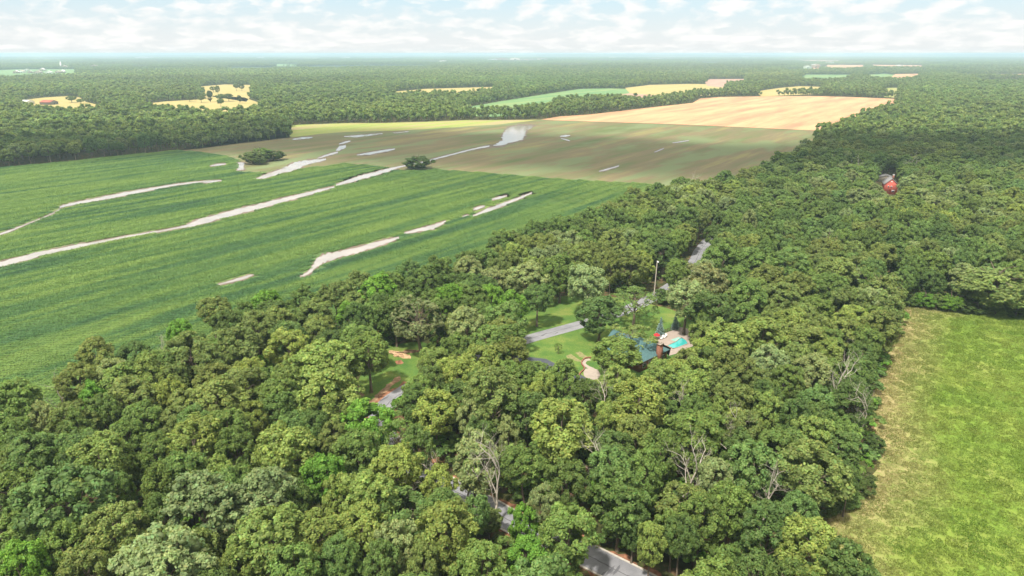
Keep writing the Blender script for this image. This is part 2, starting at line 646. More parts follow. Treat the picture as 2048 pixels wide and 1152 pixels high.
PA3 = PL([(768, 185), (850, 178), (985, 174), (990, 177), (950, 184), (900, 188), (880, 184), (840, 187)])
GREEN2 = PL([(925, 216), (1000, 203), (1080, 190), (1160, 178), (1220, 177), (1290, 179), (1270, 184), (1225, 192), (1110, 196), (1098, 208), (1040, 216), (985, 218)])
TAN2 = PL([(1222, 192.5), (1272, 184.5), (1292, 179.5), (1330, 181), (1385, 183), (1340, 190), (1300, 196)])
YEL2 = PL([(1250, 176), (1300, 170), (1380, 168), (1452, 169), (1452, 178), (1420, 181), (1340, 181), (1292, 179)])
YEL3 = PL([(1512, 183), (1560, 176), (1600, 172.5), (1645, 174), (1640, 178), (1560, 181)])
PINK = PL([(1408, 163), (1420, 158.5), (1490, 158), (1488, 163), (1440, 166)])
GRN3 = PL([(1598, 158), (1612, 149.5), (1700, 149.5), (1702, 157), (1640, 159)])
GRN4 = PL([(1728, 150), (1770, 147.5), (1790, 150), (1775, 157), (1745, 155)])
TAN4 = PL([(1780, 157), (1790, 148.5), (1838, 147.5), (1836, 154), (1800, 158)])
YEL4 = PL([(1762, 183), (1775, 176), (1798, 176), (1795, 185)])
PALE5 = PL([(1648, 136), (1655, 130), (1725, 130), (1732, 135), (1690, 137)])
PALE6 = PL([(1740, 133.5), (1742, 129.5), (1845, 131), (1843, 135), (1790, 135)])
TOWNG = PL([(-60, 152), (-60, 143), (30, 139), (150, 138.5), (152, 149), (60, 151), (20, 154)])
FAR1 = PL([(185, 117.6), (188, 116.6), (238, 116.6), (236, 118)])
FAR2 = PL([(1590, 122.5), (1595, 120.3), (1680, 121.5), (1675, 124)])
FAR3 = PL([(1980, 151), (1990, 148.5), (2060, 148), (2050, 151)])
def far_poly(pl):
    """the near rim of a far clearing was traced along tree tops: bring it down to the ground in front"""
    pts_ = []
    n_p = len(pl)
    for i_ in range(n_p):          # denser outline first
        a_, b_ = pl[i_], pl[(i_ + 1) % n_p]
        for q_ in range(4):
            pts_.append(a_ + (b_ - a_) * q_ / 4)
    pts_ = np.array(pts_)
    back = inside(pl, pts_[:, 0] * 1.003, pts_[:, 1] * 1.003)
    front = inside(pl, pts_[:, 0] * 0.997, pts_[:, 1] * 0.997)
    m_ = back & ~front
    pts_[m_] *= (CAM_H - 11.0) / CAM_H
    return pts_


GREEN2, TAN2, PA1, PA2, PA3, YEL2, YEL3, PINK, GRN3, GRN4, TAN4, YEL4, PALE5, PALE6, TOWNG, FAR1, FAR2, FAR3 = [far_poly(q) for q in (GREEN2, TAN2, PA1, PA2, PA3, YEL2, YEL3, PINK, GRN3, GRN4, TAN4, YEL4, PALE5, PALE6, TOWNG, FAR1, FAR2, FAR3)]
FAR_STRIPS = [far_poly(PL([(x0_, y_ + .7), (x0_ + 6, y_ - .6), (x1_, y_ - .8), (x1_ - 8, y_ + .6)])) for x0_, x1_, y_ in
              [(330, 372, 113.5), (425, 485, 113), (560, 640, 117), (600, 690, 113.5), (715, 802, 116), (840, 892, 124), (960, 1085, 120), (1000, 1062, 123.5), (1165, 1240, 121.5), (1290, 1350, 118), (1400, 1440, 126),
               (1555, 1606, 121), (1612, 1662, 134), (1850, 1902, 123), (1905, 2000, 149.5), (1945, 2048, 160.5), (1560, 1640, 139), (60, 130, 119), (262, 300, 134), (520, 600, 129), (20, 90, 126), (1100, 1180, 131)]]
MEADOW_PX = [(1812, 616), (1850, 613), (1900, 621), (1980, 628), (2048, 632), (2300, 648), (2700, 700), (3300, 1400), (1780, 1400), (1706, 1230), (1668, 1152), (1636, 1090), (1622, 1048), (1636, 1012), (1700, 1000), (1738, 985), (1758, 940), (1752, 880), (1745, 830), (1750, 770), (1772, 720), (1790, 680), (1806, 645)]
MEADOW = PL(MEADOW_PX)
LAWN = PL([(1030, 620), (1090, 598), (1160, 588), (1250, 596), (1340, 618), (1400, 650), (1395, 710), (1300, 775), (1140, 775), (1050, 745), (985, 715), (985, 665)])
CLEAR = PL([(742, 712), (778, 690), (845, 684), (878, 700), (860, 745), (800, 792), (760, 842), (715, 840), (690, 810), (712, 770)])
RED_YARD = PL([(1745, 408), (1748, 372), (1775, 352), (1800, 362), (1805, 400), (1790, 420)])
FIELDS = [CROP, MID, TAN, PA1, PA2, PA3, GREEN2, TAN2, YEL2, YEL3, PINK, GRN3, GRN4, TAN4, YEL4, PALE5, PALE6, TOWNG, FAR1, FAR2, FAR3, MEADOW, LAWN, CLEAR, RED_YARD] + FAR_STRIPS

ROAD_PX = [(1420, 1240), (1350, 1202), (1282, 1166), (1216, 1132), (1128, 1088), (1062, 1060), (1017, 1040), (955, 1004), (905, 980), (835, 935), (780, 888), (758, 850), (772, 812), (822, 775), (900, 736), (1000, 697), (1068, 675), (1165, 648), (1245, 623), (1315, 590), (1372, 550), (1392, 520), (1402, 500), (1425, 475), (1470, 450)]
ROAD = catmull([P(*p) for p in ROAD_PX], 8)
ROAD_W = 5.6

# ground that the photo shows: no crown may hang in front of it
KEEP = [
    [(1066, 652), (1095, 607), (1150, 603), (1160, 625), (1163, 662), (1190, 697), (1178, 720), (1200, 730), (1202, 752), (1172, 760), (1130, 730), (1085, 727), (1072, 695)],
    [(1222, 618), (1250, 612), (1262, 632), (1300, 652), (1262, 656), (1232, 645)],
    [(1262, 660), (1310, 664), (1342, 660), (1372, 662), (1372, 688), (1345, 700), (1325, 715), (1308, 718), (1280, 728), (1274, 700)],
    [(780, 692), (812, 692), (840, 702), (822, 728), (800, 762), (796, 798), (778, 828), (745, 815), (735, 806), (764, 765), (780, 735)],
    [(1378, 530), (1386, 510), (1404, 504), (1404, 520), (1388, 538)],
    [(1190, 1106), (1218, 1100), (1275, 1122), (1325, 1146), (1325, 1200), (1185, 1200)],
    [(892, 972), (914, 972), (916, 990), (894, 990)], [(1007, 1028), (1027, 1028), (1025, 1050), (1008, 1050)],
    [(1307, 528), (1317, 528), (1316, 574), (1307, 576)],
    [(1764, 358), (1780, 348), (1796, 360), (1796, 384), (1768, 388)],
]

# ------------------------------------------------------------------ ground sheets
g = Acc()
R = 45000.0
xs = np.array([-R, -12000, -3000, -800, 0, 800, 3000, 12000, R])
ys = np.array([-3000, -500, 0, 400, 1200, 4000, 12000, R * 1.2])
GX, GY = np.meshgrid(xs, ys)
V = np.stack([GX.ravel(), GY.ravel(), np.zeros(GX.size)], -1)
nx = len(xs)
F = [[r * nx + c, r * nx + c + 1, (r + 1) * nx + c + 1, (r + 1) * nx + c] for r in range(len(ys) - 1) for c in range(nx - 1)]
g.add(V, F)
link('ground', g.mesh('ground', [M_GROUND], color=False), kind='structure')

hx = np.linspace(-30000, 36000, 90)
hy = np.linspace(15000, 30000, 24)
HXg, HYg = np.meshgrid(hx, hy)
HZg = 84 * np.exp(-((HXg - 16500) / 4200) ** 2) + 70 * np.exp(-((HXg - 3500) / 5000) ** 2) + 45 * np.exp(-((HXg + 9000) / 6000) ** 2)
HZg = HZg * np.exp(-((HYg - 22500) / 3600) ** 2) * (1 + 0.12 * np.sin(HXg / 900.0)) - 3
g = Acc()
nxh = len(hx)
g.add(np.stack([HXg.ravel(), HYg.ravel(), HZg.ravel()], -1), [[r * nxh + c, r * nxh + c + 1, (r + 1) * nxh + c + 1, (r + 1) * nxh + c] for r in range(len(hy) - 1) for c in range(nxh - 1)])
link('hills', g.mesh('hills', [M_GROUND], smooth=True, color=False), kind='structure')

RNG = np.random.default_rng(11)
sheet('field', MID, 0.06, M_SPARSE)
sheet('field', CROP, 0.03, M_CROP_SOIL)
sheet('field', TAN, 0.09, M_TAN)
sheet('field', rough_outline(BRIGHT, 2.5, RNG, 14), 0.12, M_BRIGHT)
zf_ = 0.14
for poly, m in ((PA1, M_PASTURE), (PA2, M_PASTURE), (PA3, M_PASTURE), (GREEN2, M_GREENF), (TAN2, M_PINK), (YEL2, M_PASTURE), (YEL3, M_PASTURE), (PINK, M_PINK), (GRN3, M_GREENF),
                (GRN4, M_GREENF), (TAN4, M_TAN), (YEL4, M_BRIGHT), (PALE5, M_TAN), (PALE6, M_TAN), (TOWNG, M_GREENF), (FAR1, M_TAN), (FAR2, M_TAN), (FAR3, M_TAN)):
    zf_ += 0.035
    sheet('field', poly, zf_, m)
for k_, poly in enumerate(FAR_STRIPS):
    zf_ += 0.035
    sheet('field', poly, zf_, (M_TAN, M_GREENF, M_PASTURE)[k_ % 3])
sheet('lawn', rough_outline(LAWN, 1.2, RNG, 3), 0.02, M_LAWN)
sheet('clearing', rough_outline(CLEAR, 1.2, RNG, 3), 0.02, M_LAWN)

# meadow as a fine grid so that its straw rim and its unevenness are real
gx = np.arange(30, 330, 1.6)
gy = np.arange(40, 244, 1.6)
MX, MY = np.meshgrid(gx, gy)
ins = inside(MEADOW, MX, MY)
rim = seg_dist(PL([p for p in MEADOW_PX[9:]] + [MEADOW_PX[0], MEADOW_PX[1]]), MX, MY)
hz = 0.10 * np.sin(MX * 0.9 + 1.3 * np.sin(MY * 0.4)) * np.sin(MY * 1.1 + MX * 0.3) + 0.35 * np.sin(MX * 0.07) * np.sin(MY * 0.09) + 0.4
idm = -np.ones(MX.shape, int)
near = ins.copy()
for dx in (-1, 0, 1):
    for dy in (-1, 0, 1):
        near |= np.roll(np.roll(ins, dx, 0), dy, 1)
idm[near] = np.arange(near.sum())
zz = np.where(ins, np.clip(hz, 0.05, 1) * np.clip(rim / 8, 0.15, 1), -0.05)
mv = np.stack([MX[near], MY[near], zz[near]], -1)
mf = []
for r in range(MX.shape[0] - 1):
    for c in range(MX.shape[1] - 1):
        q = (idm[r, c], idm[r, c + 1], idm[r + 1, c + 1], idm[r + 1, c])
        if min(q) >= 0:
            mf.append(q)
a = Acc()
a.add(mv, mf)
me = a.mesh('meadow', [M_MEADOW], smooth=True, color=False)
at = me.attributes.new('straw', 'FLOAT', 'POINT')
strawv = np.clip(1.15 - rim[near] / 13.0, 0, 1)
at.data.foreach_set('value', strawv.astype(np.float32))
link('meadow', me, kind='structure')


def ribbon(line, width, z, uvname='uv', offset=0.0):
    line = np.asarray(line)
    d = np.gradient(line, axis=0)
    d /= np.linalg.norm(d, axis=1, keepdims=True)
    nrm = np.stack([-d[:, 1], d[:, 0]], -1)
    hw = np.broadcast_to(np.asarray(width) / 2, (len(line),))[:, None]
    L = line + nrm * (offset + hw)
    Rr = line + nrm * (offset - hw)
    n = len(line)
    v = np.zeros((2 * n, 3))
    v[0::2, :2] = L
    v[1::2, :2] = Rr
    v[:, 2] = z
    f = [[2 * i, 2 * i + 1, 2 * i + 3, 2 * i + 2] for i in range(n - 1)]
    return v, f


def ribbon_obj(name, line, width, z, mat, **props):
    a = Acc()
    v, f = ribbon(line, width, z)
    a.add(v, f)
    me = a.mesh(name, [mat], color=False)
    uv = me.uv_layers.new(name='uv')
    s = np.concatenate([[0], np.cumsum(np.linalg.norm(np.diff(line, axis=0), axis=1))])
    for p in me.polygons:
        for li, vi in zip(p.loop_indices, p.vertices):
            uv.data[li].uv = (float(vi % 2), s[vi // 2])
    props.setdefault('kind', 'structure')
    return link(name, me, **props)


wob = 1.2 * np.sin(np.arange(len(ROAD)) * 0.9) + 0.8 * np.sin(np.arange(len(ROAD)) * 2.3)
ribbon_obj('road_verge', ROAD[:106], (ROAD_W + 2.2 + wob)[:106], 0.035, M_CLAY)
ribbon_obj('road', ROAD, ROAD_W, 0.07, M_ROAD)
for s in (-1, 1):
    a = Acc()
    v, f = ribbon(ROAD[:90], 0.38, 0.16, offset=s * (ROAD_W / 2 + 0.19))
    v0 = v.copy()
    v0[:, 2] = 0.0
    n = len(v)
    a.add(v, f)
    side = []
    for i in range(0, n - 2, 2):
        side += [[i, i + 2, i + 2 + n, i + n], [i + 1, i + 1 + n, i + 3 + n, i + 3]]
    a.add(np.vstack([v, v0]), side)
    link('kerb', a.mesh('kerb', [M_KERB], color=False), kind='structure')

# streams and flood water
STREAMS = [
    [(-60, 545, 7), (-20, 533, 7), (10, 527, 6), (70, 511, 5), (120, 500, 4.5), (160, 492, 4), (230, 478, 3), (300, 466, 2), (350, 457, 1.6), (375, 452, 4), (400, 444, 6), (470, 425, 7), (520, 413, 7), (560, 402, 6), (600, 392, 5), (630, 384, 3), (670, 374, 1.5)],
    [(672, 371, 1.5), (700, 362, 5), (720, 356, 5.5), (745, 349, 5), (775, 341, 3.5), (800, 334, 1.8), (840, 326, 1.2), (870, 318, 1.5), (905, 309, 1.6), (940, 300, 1.6), (970, 294, 1.6), (1002, 289, 2)],
    [(-60, 490, 2), (0, 469, 2), (20, 462, 2.2), (50, 450, 1.2), (90, 434, 1.0), (118, 420, 1.2), (122, 414, 2.5), (160, 405, 4), (200, 398, 4), (240, 390, 3.6), (300, 379, 2.5), (350, 370, 2), (400, 364, 1.6), (442, 361, 1)],
    [(512, 358, 0.8), (530, 353, 4), (560, 343, 6), (590, 333, 8), (615, 325, 6), (652, 319, 2)],
    [(635, 317, 0.8), (660, 309, 2.5), (676, 305, 2)],
    [(672, 301, 1.0), (680, 296, 4.5), (692, 293, 3)],
    [(678, 288, 1.0), (690, 285, 2.5), (701, 282, 1)],
    [(688, 273, 0.6), (720, 272, 2.6), (765, 267, 1)],
    [(785, 266, 0.5), (800, 265, 1.2), (818, 263, 0.6)],
    [(714, 310, 0.6), (740, 307, 2.6), (775, 301, 3), (790, 298, 1)],
    [(585, 279, 1), (600, 277, 3), (625, 275, 1.4)],
    [(600, 553, 1.2), (618, 545, 4), (632, 528, 9), (650, 517, 10), (680, 509, 8), (720, 499, 6), (760, 487, 5), (798, 476, 1.8)],
    [(808, 467, 1), (835, 461, 3.5), (865, 455, 4.5), (888, 445, 2.5), (892, 442, 1)],
    [(946, 432, 1.6), (975, 421, 3.5), (1010, 408, 4), (1040, 396, 3), (1064, 386, 1.4)],
    [(984, 399, 1.0), (998, 396, 2.4), (1014, 392, 1)],
    [(945, 420, 1.2), (957, 416, 3), (970, 412, 1)],
    [(925, 434, 0.8), (932, 432, 1.6), (938, 430, .8)],
    [(432, 571, 0.8), (455, 565, 2.5), (485, 557, 3.5), (508, 549, 1)],
    [(420, 332, 0.6), (436, 330, 1.8), (452, 328, 0.6)],
    [(406, 366, 0.5), (425, 364, 1.4), (443, 361, 0.7)],
    [(1055, 252, 0.8), (1120, 273, 0.9), (1130, 272, 2.0), (1140, 271, 0.9)][1:],
    [(1122, 277, 0.6), (1130, 279, 1.2), (1140, 282, 0.8)],
    [(1198, 343, 0.6), (1214, 339, 2.2), (1238, 332, 1.2)],
    [(1345, 286, 0.5), (1360, 284, 1.1), (1378, 281, 0.6)],
    [(1308, 305, 0.3), (1318, 301, 0.8), (1328, 297, 0.4)],
]
POND = [(985, 292), (1003, 282), (1008, 268), (1015, 256), (1035, 251), (1062, 251), (1066, 254), (1052, 262), (1050, 272), (1045, 280), (1025, 285), (1004, 291)]
BLOB = [(474, 326), (482, 325), (487, 333), (488, 340), (473, 341), (478, 334)]
MUDDY = [(-60, 480), (0, 462), (110, 424), (130, 412)]


def band_poly(st, grow=0.0, growm=0.0):
    d = catmull([(x, y, h) for x, y, h in st], 6)
    top = [P(x, y - h - grow) for x, y, h in d]
    bot = [P(x, y + h + grow) for x, y, h in d]
    return np.array(bot + top[::-1])


WET = []
for i, st in enumerate(STREAMS):
    rg = np.random.default_rng(50 + i)
    s2 = [(x, y, h * (0.8 + 0.4 * rg.random())) for x, y, h in st]
    d = P(st[len(st) // 2][0], st[len(st) // 2][1])[1]
    mudg = 2.2 if d < 400 else (1.6 if d < 700 else 1.0)
    s2 = [(x, y, h * 0.78) for x, y, h in s2]
    mp = band_poly(s2, mudg)
    wp = band_poly(s2, 0.0)
    WET.append(band_poly(s2, 1.2))
    for nm, pol, z, m in (('mud_bank', mp, 0.095, M_MUD), ('water', wp, 0.115, M_WATER)):
        a = Acc()
        k = len(pol) // 2
        mirror = pol[::-1]
        wid = np.linalg.norm(pol - mirror, axis=1, keepdims=True)
        jit = np.clip(rg.normal(size=(len(pol), 1)), -1.5, 1.5) * 0.09
        pol = pol + (pol - mirror) * jit
        v = np.hstack([pol, np.full((len(pol), 1), z + i * 0.0008)])
        a.add(v, [[j, j + 1, len(pol) - 2 - j, len(pol) - 1 - j] for j in range(k - 1)])
        link(nm, a.mesh(nm, [m], color=False), kind='structure')
for pol in (POND, BLOB):
    pg = PL(pol)
    c = pg.mean(0)
    WET.append(c + (pg - c) * 1.05)
    sheet('mud_bank', rough_outline(c + (pg - c) * 1.18, 3.0, RNG, 6), 0.138, M_MUD)
    sheet('water', rough_outline(pg, 2.5, RNG, 5), 0.160, M_WATER)

# ------------------------------------------------------------------ trees: meshes
TONES = {
    'Y': ((0.255, 0.325, 0.075), 'yellow-green'), 'O': ((0.195, 0.245, 0.066), 'olive green'), 'G': ((0.155, 0.238, 0.054), 'mid green'),
    'D': ((0.110, 0.178, 0.044), 'dark green'), 'P': ((0.265, 0.325, 0.135), 'pale silvery green'), 'B': ((0.165, 0.315, 0.042), 'vivid bright green'),
    'E': ((0.140, 0.232, 0.064), 'cool green'), 'R': ((0.240, 0.255, 0.110), 'brownish olive'),
}
STD_H, STD_R = 16.0, 4.5


def lobes_for(rng, kind, n):
    """boughs, each carrying a bunch of smaller leaf clumps: (centre, radius)"""
    out = []
    vr = {'round': 1.18, 'tall': 1.55, 'broad': 0.92, 'loose': 1.35}[kind]
    ph = rng.random() * 6.28
    nb = max(3, n // 6)
    for i in range(nb):
        u = (i + 0.5) / nb
        zz = 1 - 1.86 * u + rng.normal() * 0.05
        zz = max(-0.92, min(0.98, zz))
        th = i * 2.39996 + ph + rng.normal() * 0.2
        rr = math.sqrt(max(0, 1 - zz * zz)) * (1.0 if zz > -0.3 else 0.85)
        k = 0.60 + 0.20 * rng.random()
        lob = 1 + 0.14 * math.sin(2 * th + ph) + rng.normal() * 0.06
        c = np.array([rr * math.cos(th) * k * lob, rr * math.sin(th) * k * lob, zz * k * vr])
        br = 0.36 + 0.12 * rng.random()
        o = c / (np.linalg.norm(c) + 1e-6)
        m = max(1, round(n / nb))
        for q in range(m):
            d = rng.normal(size=3)
            d /= np.linalg.norm(d)
            if d @ (o + np.array([0, 0, 0.4])) < -0.1:
                d = -d
            out.append((c + d * br * 0.78 * np.array([1, 1, 0.85]), 0.125 + 0.10 * rng.random() if n > 20 else 0.27 + 0.12 * rng.random()))
    return out, vr


def crown_into(acc, seed, kind, n_lobes, per_lobe, leaf, core=ICO1, centre=(0, 0, 9.9), R_=STD_R, tint=(1, 1, 1), mat=0, var=0.22, sparse=0.0):
    rng = np.random.default_rng(seed)
    lobes, vr = lobes_for(rng, kind, n_lobes)
    centre = np.array(centre, float)
    C, N, S, T = [], [], [], []
    for c, r in lobes:
        if rng.random() < sparse:
            continue
        out = c / (np.linalg.norm(c) + 1e-6)
        d = rng.normal(size=(per_lobe * 2, 3))
        d /= np.linalg.norm(d, axis=1, keepdims=True)
        d = d[(d @ (out * 0.75 + np.array([0, 0, 0.55]))) > -0.32][:per_lobe]
        # small sprays on each bough: leaves gather round a few twig ends
        tw = d[rng.integers(0, len(d), max(3, per_lobe // 9))]
        own = tw[rng.integers(0, len(tw), len(d))]
        d2 = d * 0.45 + own * 0.75
        d2 /= np.linalg.norm(d2, axis=1, keepdims=True)
        rad = r * (0.82 + 0.36 * rng.random((len(d), 1)))
        C.append((c + d2 * rad))
        nn = d2 + rng.normal(size=d.shape) * 0.55 + np.array([0, 0, 0.35])
        N.append(nn)
        S.append(leaf * (0.65 + 0.7 * rng.random(len(d))) / R_)
        lt = 1 + var * rng.normal() * 0.5
        cc = lt * (1 + var * rng.normal(size=(len(d), 1)) * 0.6) * np.ones((1, 3))
        cc[:, 0] *= 1 + 0.10 * rng.normal(size=len(d))
        T.append(np.clip(cc, 0.35, 1.9))
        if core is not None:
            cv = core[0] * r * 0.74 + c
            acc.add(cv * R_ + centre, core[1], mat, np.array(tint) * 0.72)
    C, N, S, T = np.concatenate(C), np.concatenate(N), np.concatenate(S), np.concatenate(T)
    v, f = quads_from(C, N, S, rng)
    acc.add(v * R_ + centre, f, mat, np.repeat(T, 4, axis=0) * np.array(tint))
    return lobes, vr


def trunk_into(acc, lobes, seed, centre=(0, 0, 9.9), R_=STD_R, r0=0.30, mat=0, lean=0.25, n_limb=9, seg=7):
    rng = np.random.default_rng(seed)
    centre = np.array(centre, float)
    top = centre + np.array([rng.normal() * lean, rng.normal() * lean, R_ * 0.35])
    mid = np.array([rng.normal() * 0.2, rng.normal() * 0.2, centre[2] * 0.5])
    pts = catmull([(0, 0, -0.3), tuple(mid), tuple(centre - np.array([0, 0, R_ * 0.4])), tuple(top)], 3)
    tube(acc, pts, np.linspace(r0, r0 * 0.25, len(pts)) * (1 + 0.5 * np.exp(-np.linspace(0, 12, len(pts)))), seg, mat)
    pick = rng.permutation(len(lobes))[:n_limb]
    for i in pick:
        c = lobes[i][0] * R_ + centre
        k = 0.35 + 0.5 * rng.random()
        st = pts[int(k * (len(pts) - 1))]
        m2 = st * 0.5 + c * 0.5 + np.array([rng.normal() * 0.3, rng.normal() * 0.3, 0.5])
        lp = catmull([tuple(st), tuple(m2), tuple(c)], 3)
        tube(acc, lp, np.linspace(r0 * 0.42, 0.04, len(lp)), 5, mat, cap=False)


KINDS = ['round', 'round', 'tall', 'broad', 'round', 'tall', 'broad', 'round', 'loose', 'loose']
CROWNS, TRUNKS = [], []
for i, kd in enumerate(KINDS):
    a = Acc()
    loose = kd == 'loose'
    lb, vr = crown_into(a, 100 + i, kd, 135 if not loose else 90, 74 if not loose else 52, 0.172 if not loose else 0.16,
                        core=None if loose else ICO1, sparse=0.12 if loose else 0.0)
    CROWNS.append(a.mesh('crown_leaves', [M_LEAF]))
    a = Acc()
    trunk_into(a, lb, 300 + i, n_limb=16 if loose else 9)
    TRUNKS.append(a.mesh('trunk_wood', [M_BARK], smooth=True, color=False))


def dead_mesh(seed, h=13.0, spread=0.55, r0=0.24, depth=4):
    rng = np.random.default_rng(seed)
    a = Acc()

    def grow(p, d, L, r, lev):
        n = 5
        pts = [p]
        dd = d.copy()
        for k in range(n):
            dd = dd + rng.normal(size=3) * 0.13 + np.array([0, 0, 0.03])
            dd /= np.linalg.norm(dd)
            pts.append(pts[-1] + dd * L / n)
        r1 = r * (0.5 if lev else 0.42)
        tube(a, pts, np.linspace(r, r1, len(pts)), 5 if lev < 2 else 4, 0, cap=(lev == 0))
        if lev >= depth:
            return
        nb = 5 if lev == 0 else 4
        for b in range(nb):
            k = min(n, 2 + int((b + 1) / nb * (n - 1))) if lev == 0 else min(n, 1 + int((b + 1) / nb * n))
            q = rng.normal(size=3)
            nd = dd * (0.55) + q * spread * (0.8 if lev else 0.7) + np.array([0, 0, 0.30])
            nd /= np.linalg.norm(nd)
            grow(pts[k], nd, L * (0.50 + 0.22 * rng.random()) * (0.85 if lev == 0 else 0.8), r1 * (0.85 if k > 3 else 0.7) if lev else r * 0.45, lev + 1)
    grow(np.array([0, 0, -0.3]), np.array([rng.normal() * 0.06, rng.normal() * 0.06, 1.0]), h * 0.62, r0, 0)
    return a


DEADS = [dead_mesh(s, 15, sp).mesh('dead_wood', [M_DEAD], smooth=True, color=False) for s, sp in ((1, 0.5), (2, 0.65), (3, 0.45), (4, 0.8))]

# ------------------------------------------------------------------ trees: the ones picked out on the photo (px, py of crown middle, width in px, tone)
HAND = """
27 809 89 G;137 840 75 O;79 826 51 P;191 799 51 B;260 789 85 O;335 779 55 Y;280 830 75 G;352 837 68 O;434 806 96 O;383 871 96 Y;499 837 62 Y;547 813 62 G
581 854 75 D;561 891 103 Y;670 871 68 O;657 792 109 Y;191 915 103 Y;239 922 62 G;253 861 62 G;68 902 96 D;17 919 51 O;318 908 75 G;472 895 68 G;369 950 89 G
431 943 62 Y;547 943 68 Y;646 950 79 B;130 991 144 E;404 1018 130 P;527 994 109 P;595 991 62 D;325 970 68 G;239 977 51 D;222 1049 109 O;44 1025 68 E;325 1032 68 D
533 1066 130 Y;633 1059 96 Y;318 1117 154 P;120 1093 75 G;34 1127 82 B;171 1131 89 O;400 1103 62 O;479 1120 68 Y;588 1134 96 G;677 1117 68 E;677 990 62 Y
730 836 92 B;834 806 60 G;875 816 79 Y;933 826 55 P;988 785 103 O;1063 789 51 Y;1125 847 137 Y;721 902 85 G;793 926 85 Y;830 888 55 E;871 956 62 Y;731 991 96 Y
947 919 85 P;1022 874 41 P;960 864 68 D;1049 922 85 G;1220 830 55 Y;1278 802 103 Y;1275 867 75 O;1227 936 79 E;1320 905 75 G;1135 956 75 D;1241 997 103 G
885 1018 80 G;940 1021 55 E;892 1059 103 Y;724 1049 96 Y;796 1090 79 P;1049 1045 55 B;1136 1060 104 G;1090 1014 62 P;1049 1124 89 B;964 1127 89 G;844 1127 62 O;755 1127 62 E
690 1120 51 G;1302 1078 44 Y;1347 1059 62 G;1268 1044 46 D;1382 871 96 G;1464 785 75 O;1440 830 41 Y;1485 857 68 O;1540 823 55 Y;1587 833 62 D;1622 871 75 Y;1516 929 89 E
1622 936 120 O;1700 956 50 D;1400 812 62 G;1423 950 68 P;1461 1011 82 G;1601 1018 68 E;1400 1035 85 G;1536 1056 103 D;1610 1086 110 Y;1362 1066 68 D;1450 1130 62 G;1700 805 75 D;1635 802 68 E
1410 561 79 R;1427 613 85 D;1413 636 41 G;1433 517 60 G;1536 551 68 O;1512 517 85 G;1584 530 68 E;1656 483 100 O;1717 524 75 O;1663 541 68 O;1502 599 68 G;1560 599 68 O;1594 578 68 O;1656 571 68 G
1768 565 80 O;1690 606 68 O;1738 602 68 P;1770 618 64 O;1485 633 51 G;1550 633 55 O;1628 612 62 G;1710 640 62 Y;1640 650 60 O;1752 653 68 O;1587 647 68 Y;1529 671 85 Y;1461 671 95 Y;1402 664 45 Y
1402 705 54 Y;1604 677 85 O;1697 664 68 O;1735 677 62 G;1733 712 56 D;1656 705 62 Y;1601 712 68 O;1543 718 68 P;1468 736 85 O;1622 739 68 P;1666 743 55 G;1390 748 70 Y;1707 749 68 G;1570 763 60 G
1700 780 60 D;1516 770 55 O
188 715 68 O;267 708 60 D;386 698 80 O;362 660 50 B;424 615 60 O;455 645 55 D;489 680 82 O;533 600 50 B;513 650 62 O;575 690 75 Y;633 622 58 O;667 585 58 O;650 715 120 Y;424 728 62 O;342 752 62 O
298 750 68 Y;496 745 62 Y;535 758 55 G;222 750 68 P;154 757 70 O;30 780 60 E;581 752 64 Y;444 698 55 G
700 625 51 B;714 672 68 G;759 580 60 B;899 590 52 B;720 570 58 O;940 540 55 P;988 553 58 P;1054 548 72 P;1022 605 50 B;1008 632 75 E;933 650 72 P;1000 678 100 G;1074 590 56 D;790 625 60 D;860 560 60 D;1120 540 60 G
1169 558 88 P;1374 588 76 P;1241 757 64 Y;1352 746 58 Y;1128 752 58 G;1320 757 64 Y;965 722 82 Y;905 740 70 Y;1040 755 62 G;1085 768 48 Y;950 600 58 D;980 590 50 B;1380 770 60 Y;915 700 60 G;868 720 60 Y;1440 760 60 O
"""
RND = random.Random(5)
trees = []      # x, y, r, h, tone, variant, flag


def add_tree(x, y, r, h, tone, var=None, hand=True):
    if var is None:
        var = RND.randrange(8)
    trees.append([x, y, r, h, tone, var, hand])


for item in HAND.replace('\n', ';').split(';'):
    item = item.strip()
    if not item:
        continue
    px, py, wd, tn = item.split()
    px, py, wd = float(px), float(py), float(wd)
    x, y = P(px, py, 11.0)
    ppm = FPX / Q(x, y, 11)[2]
    r = max(2.4, min(6.6, wd / ppm / 2 * 1.04))
    h = min(20, 9.0 + 1.5 * r) * (0.94 + 0.12 * RND.random())
    x, y = P(px, py, h * 0.70)
    add_tree(x, y, r, h, tn)

# trees standing free round the clearings
def free_tree(px, py_base, height, width, tone, var):
    x, y = P(px, py_base)
    ppm = FPX / Q(x, y, 0)[2]
    trees.append([x, y, width / ppm / 2, height, tone, var, True])


free_tree(842, 704, 18.0, 96, 'R', 9)
free_tree(743, 785, 17.5, 84, 'G', 4)
free_tree(1196, 684, 14.5, 76, 'E', 2)
free_tree(1267, 654, 14.0, 92, 'E', 8)
free_tree(1226, 764, 13.5, 88, 'G', 0)
free_tree(1263, 716, 10.5, 84, 'O', 9)
free_tree(1116, 708, 3.6, 15, 'G', 8)
free_tree(1985, 622, 20.0, 138, 'O', 7)
free_tree(2062, 634, 17.0, 90, 'O', 0)

SHOWN = [PL(k) for k in []]


def hides(x, y, r, h):
    for z in (h * 0.98, h * 0.8, h * 0.6, h * 0.42):
        px, py, d = Q(x, y, z)
        ppm = FPX / d
        for dx in (-0.75, -0.3, 0.3, 0.75):
            if z > h * 0.9:
                dx *= 0.4
            for kp in KEEP:
                if bool(inside(kp, px + dx * r * ppm, py)):
                    return True
    return False


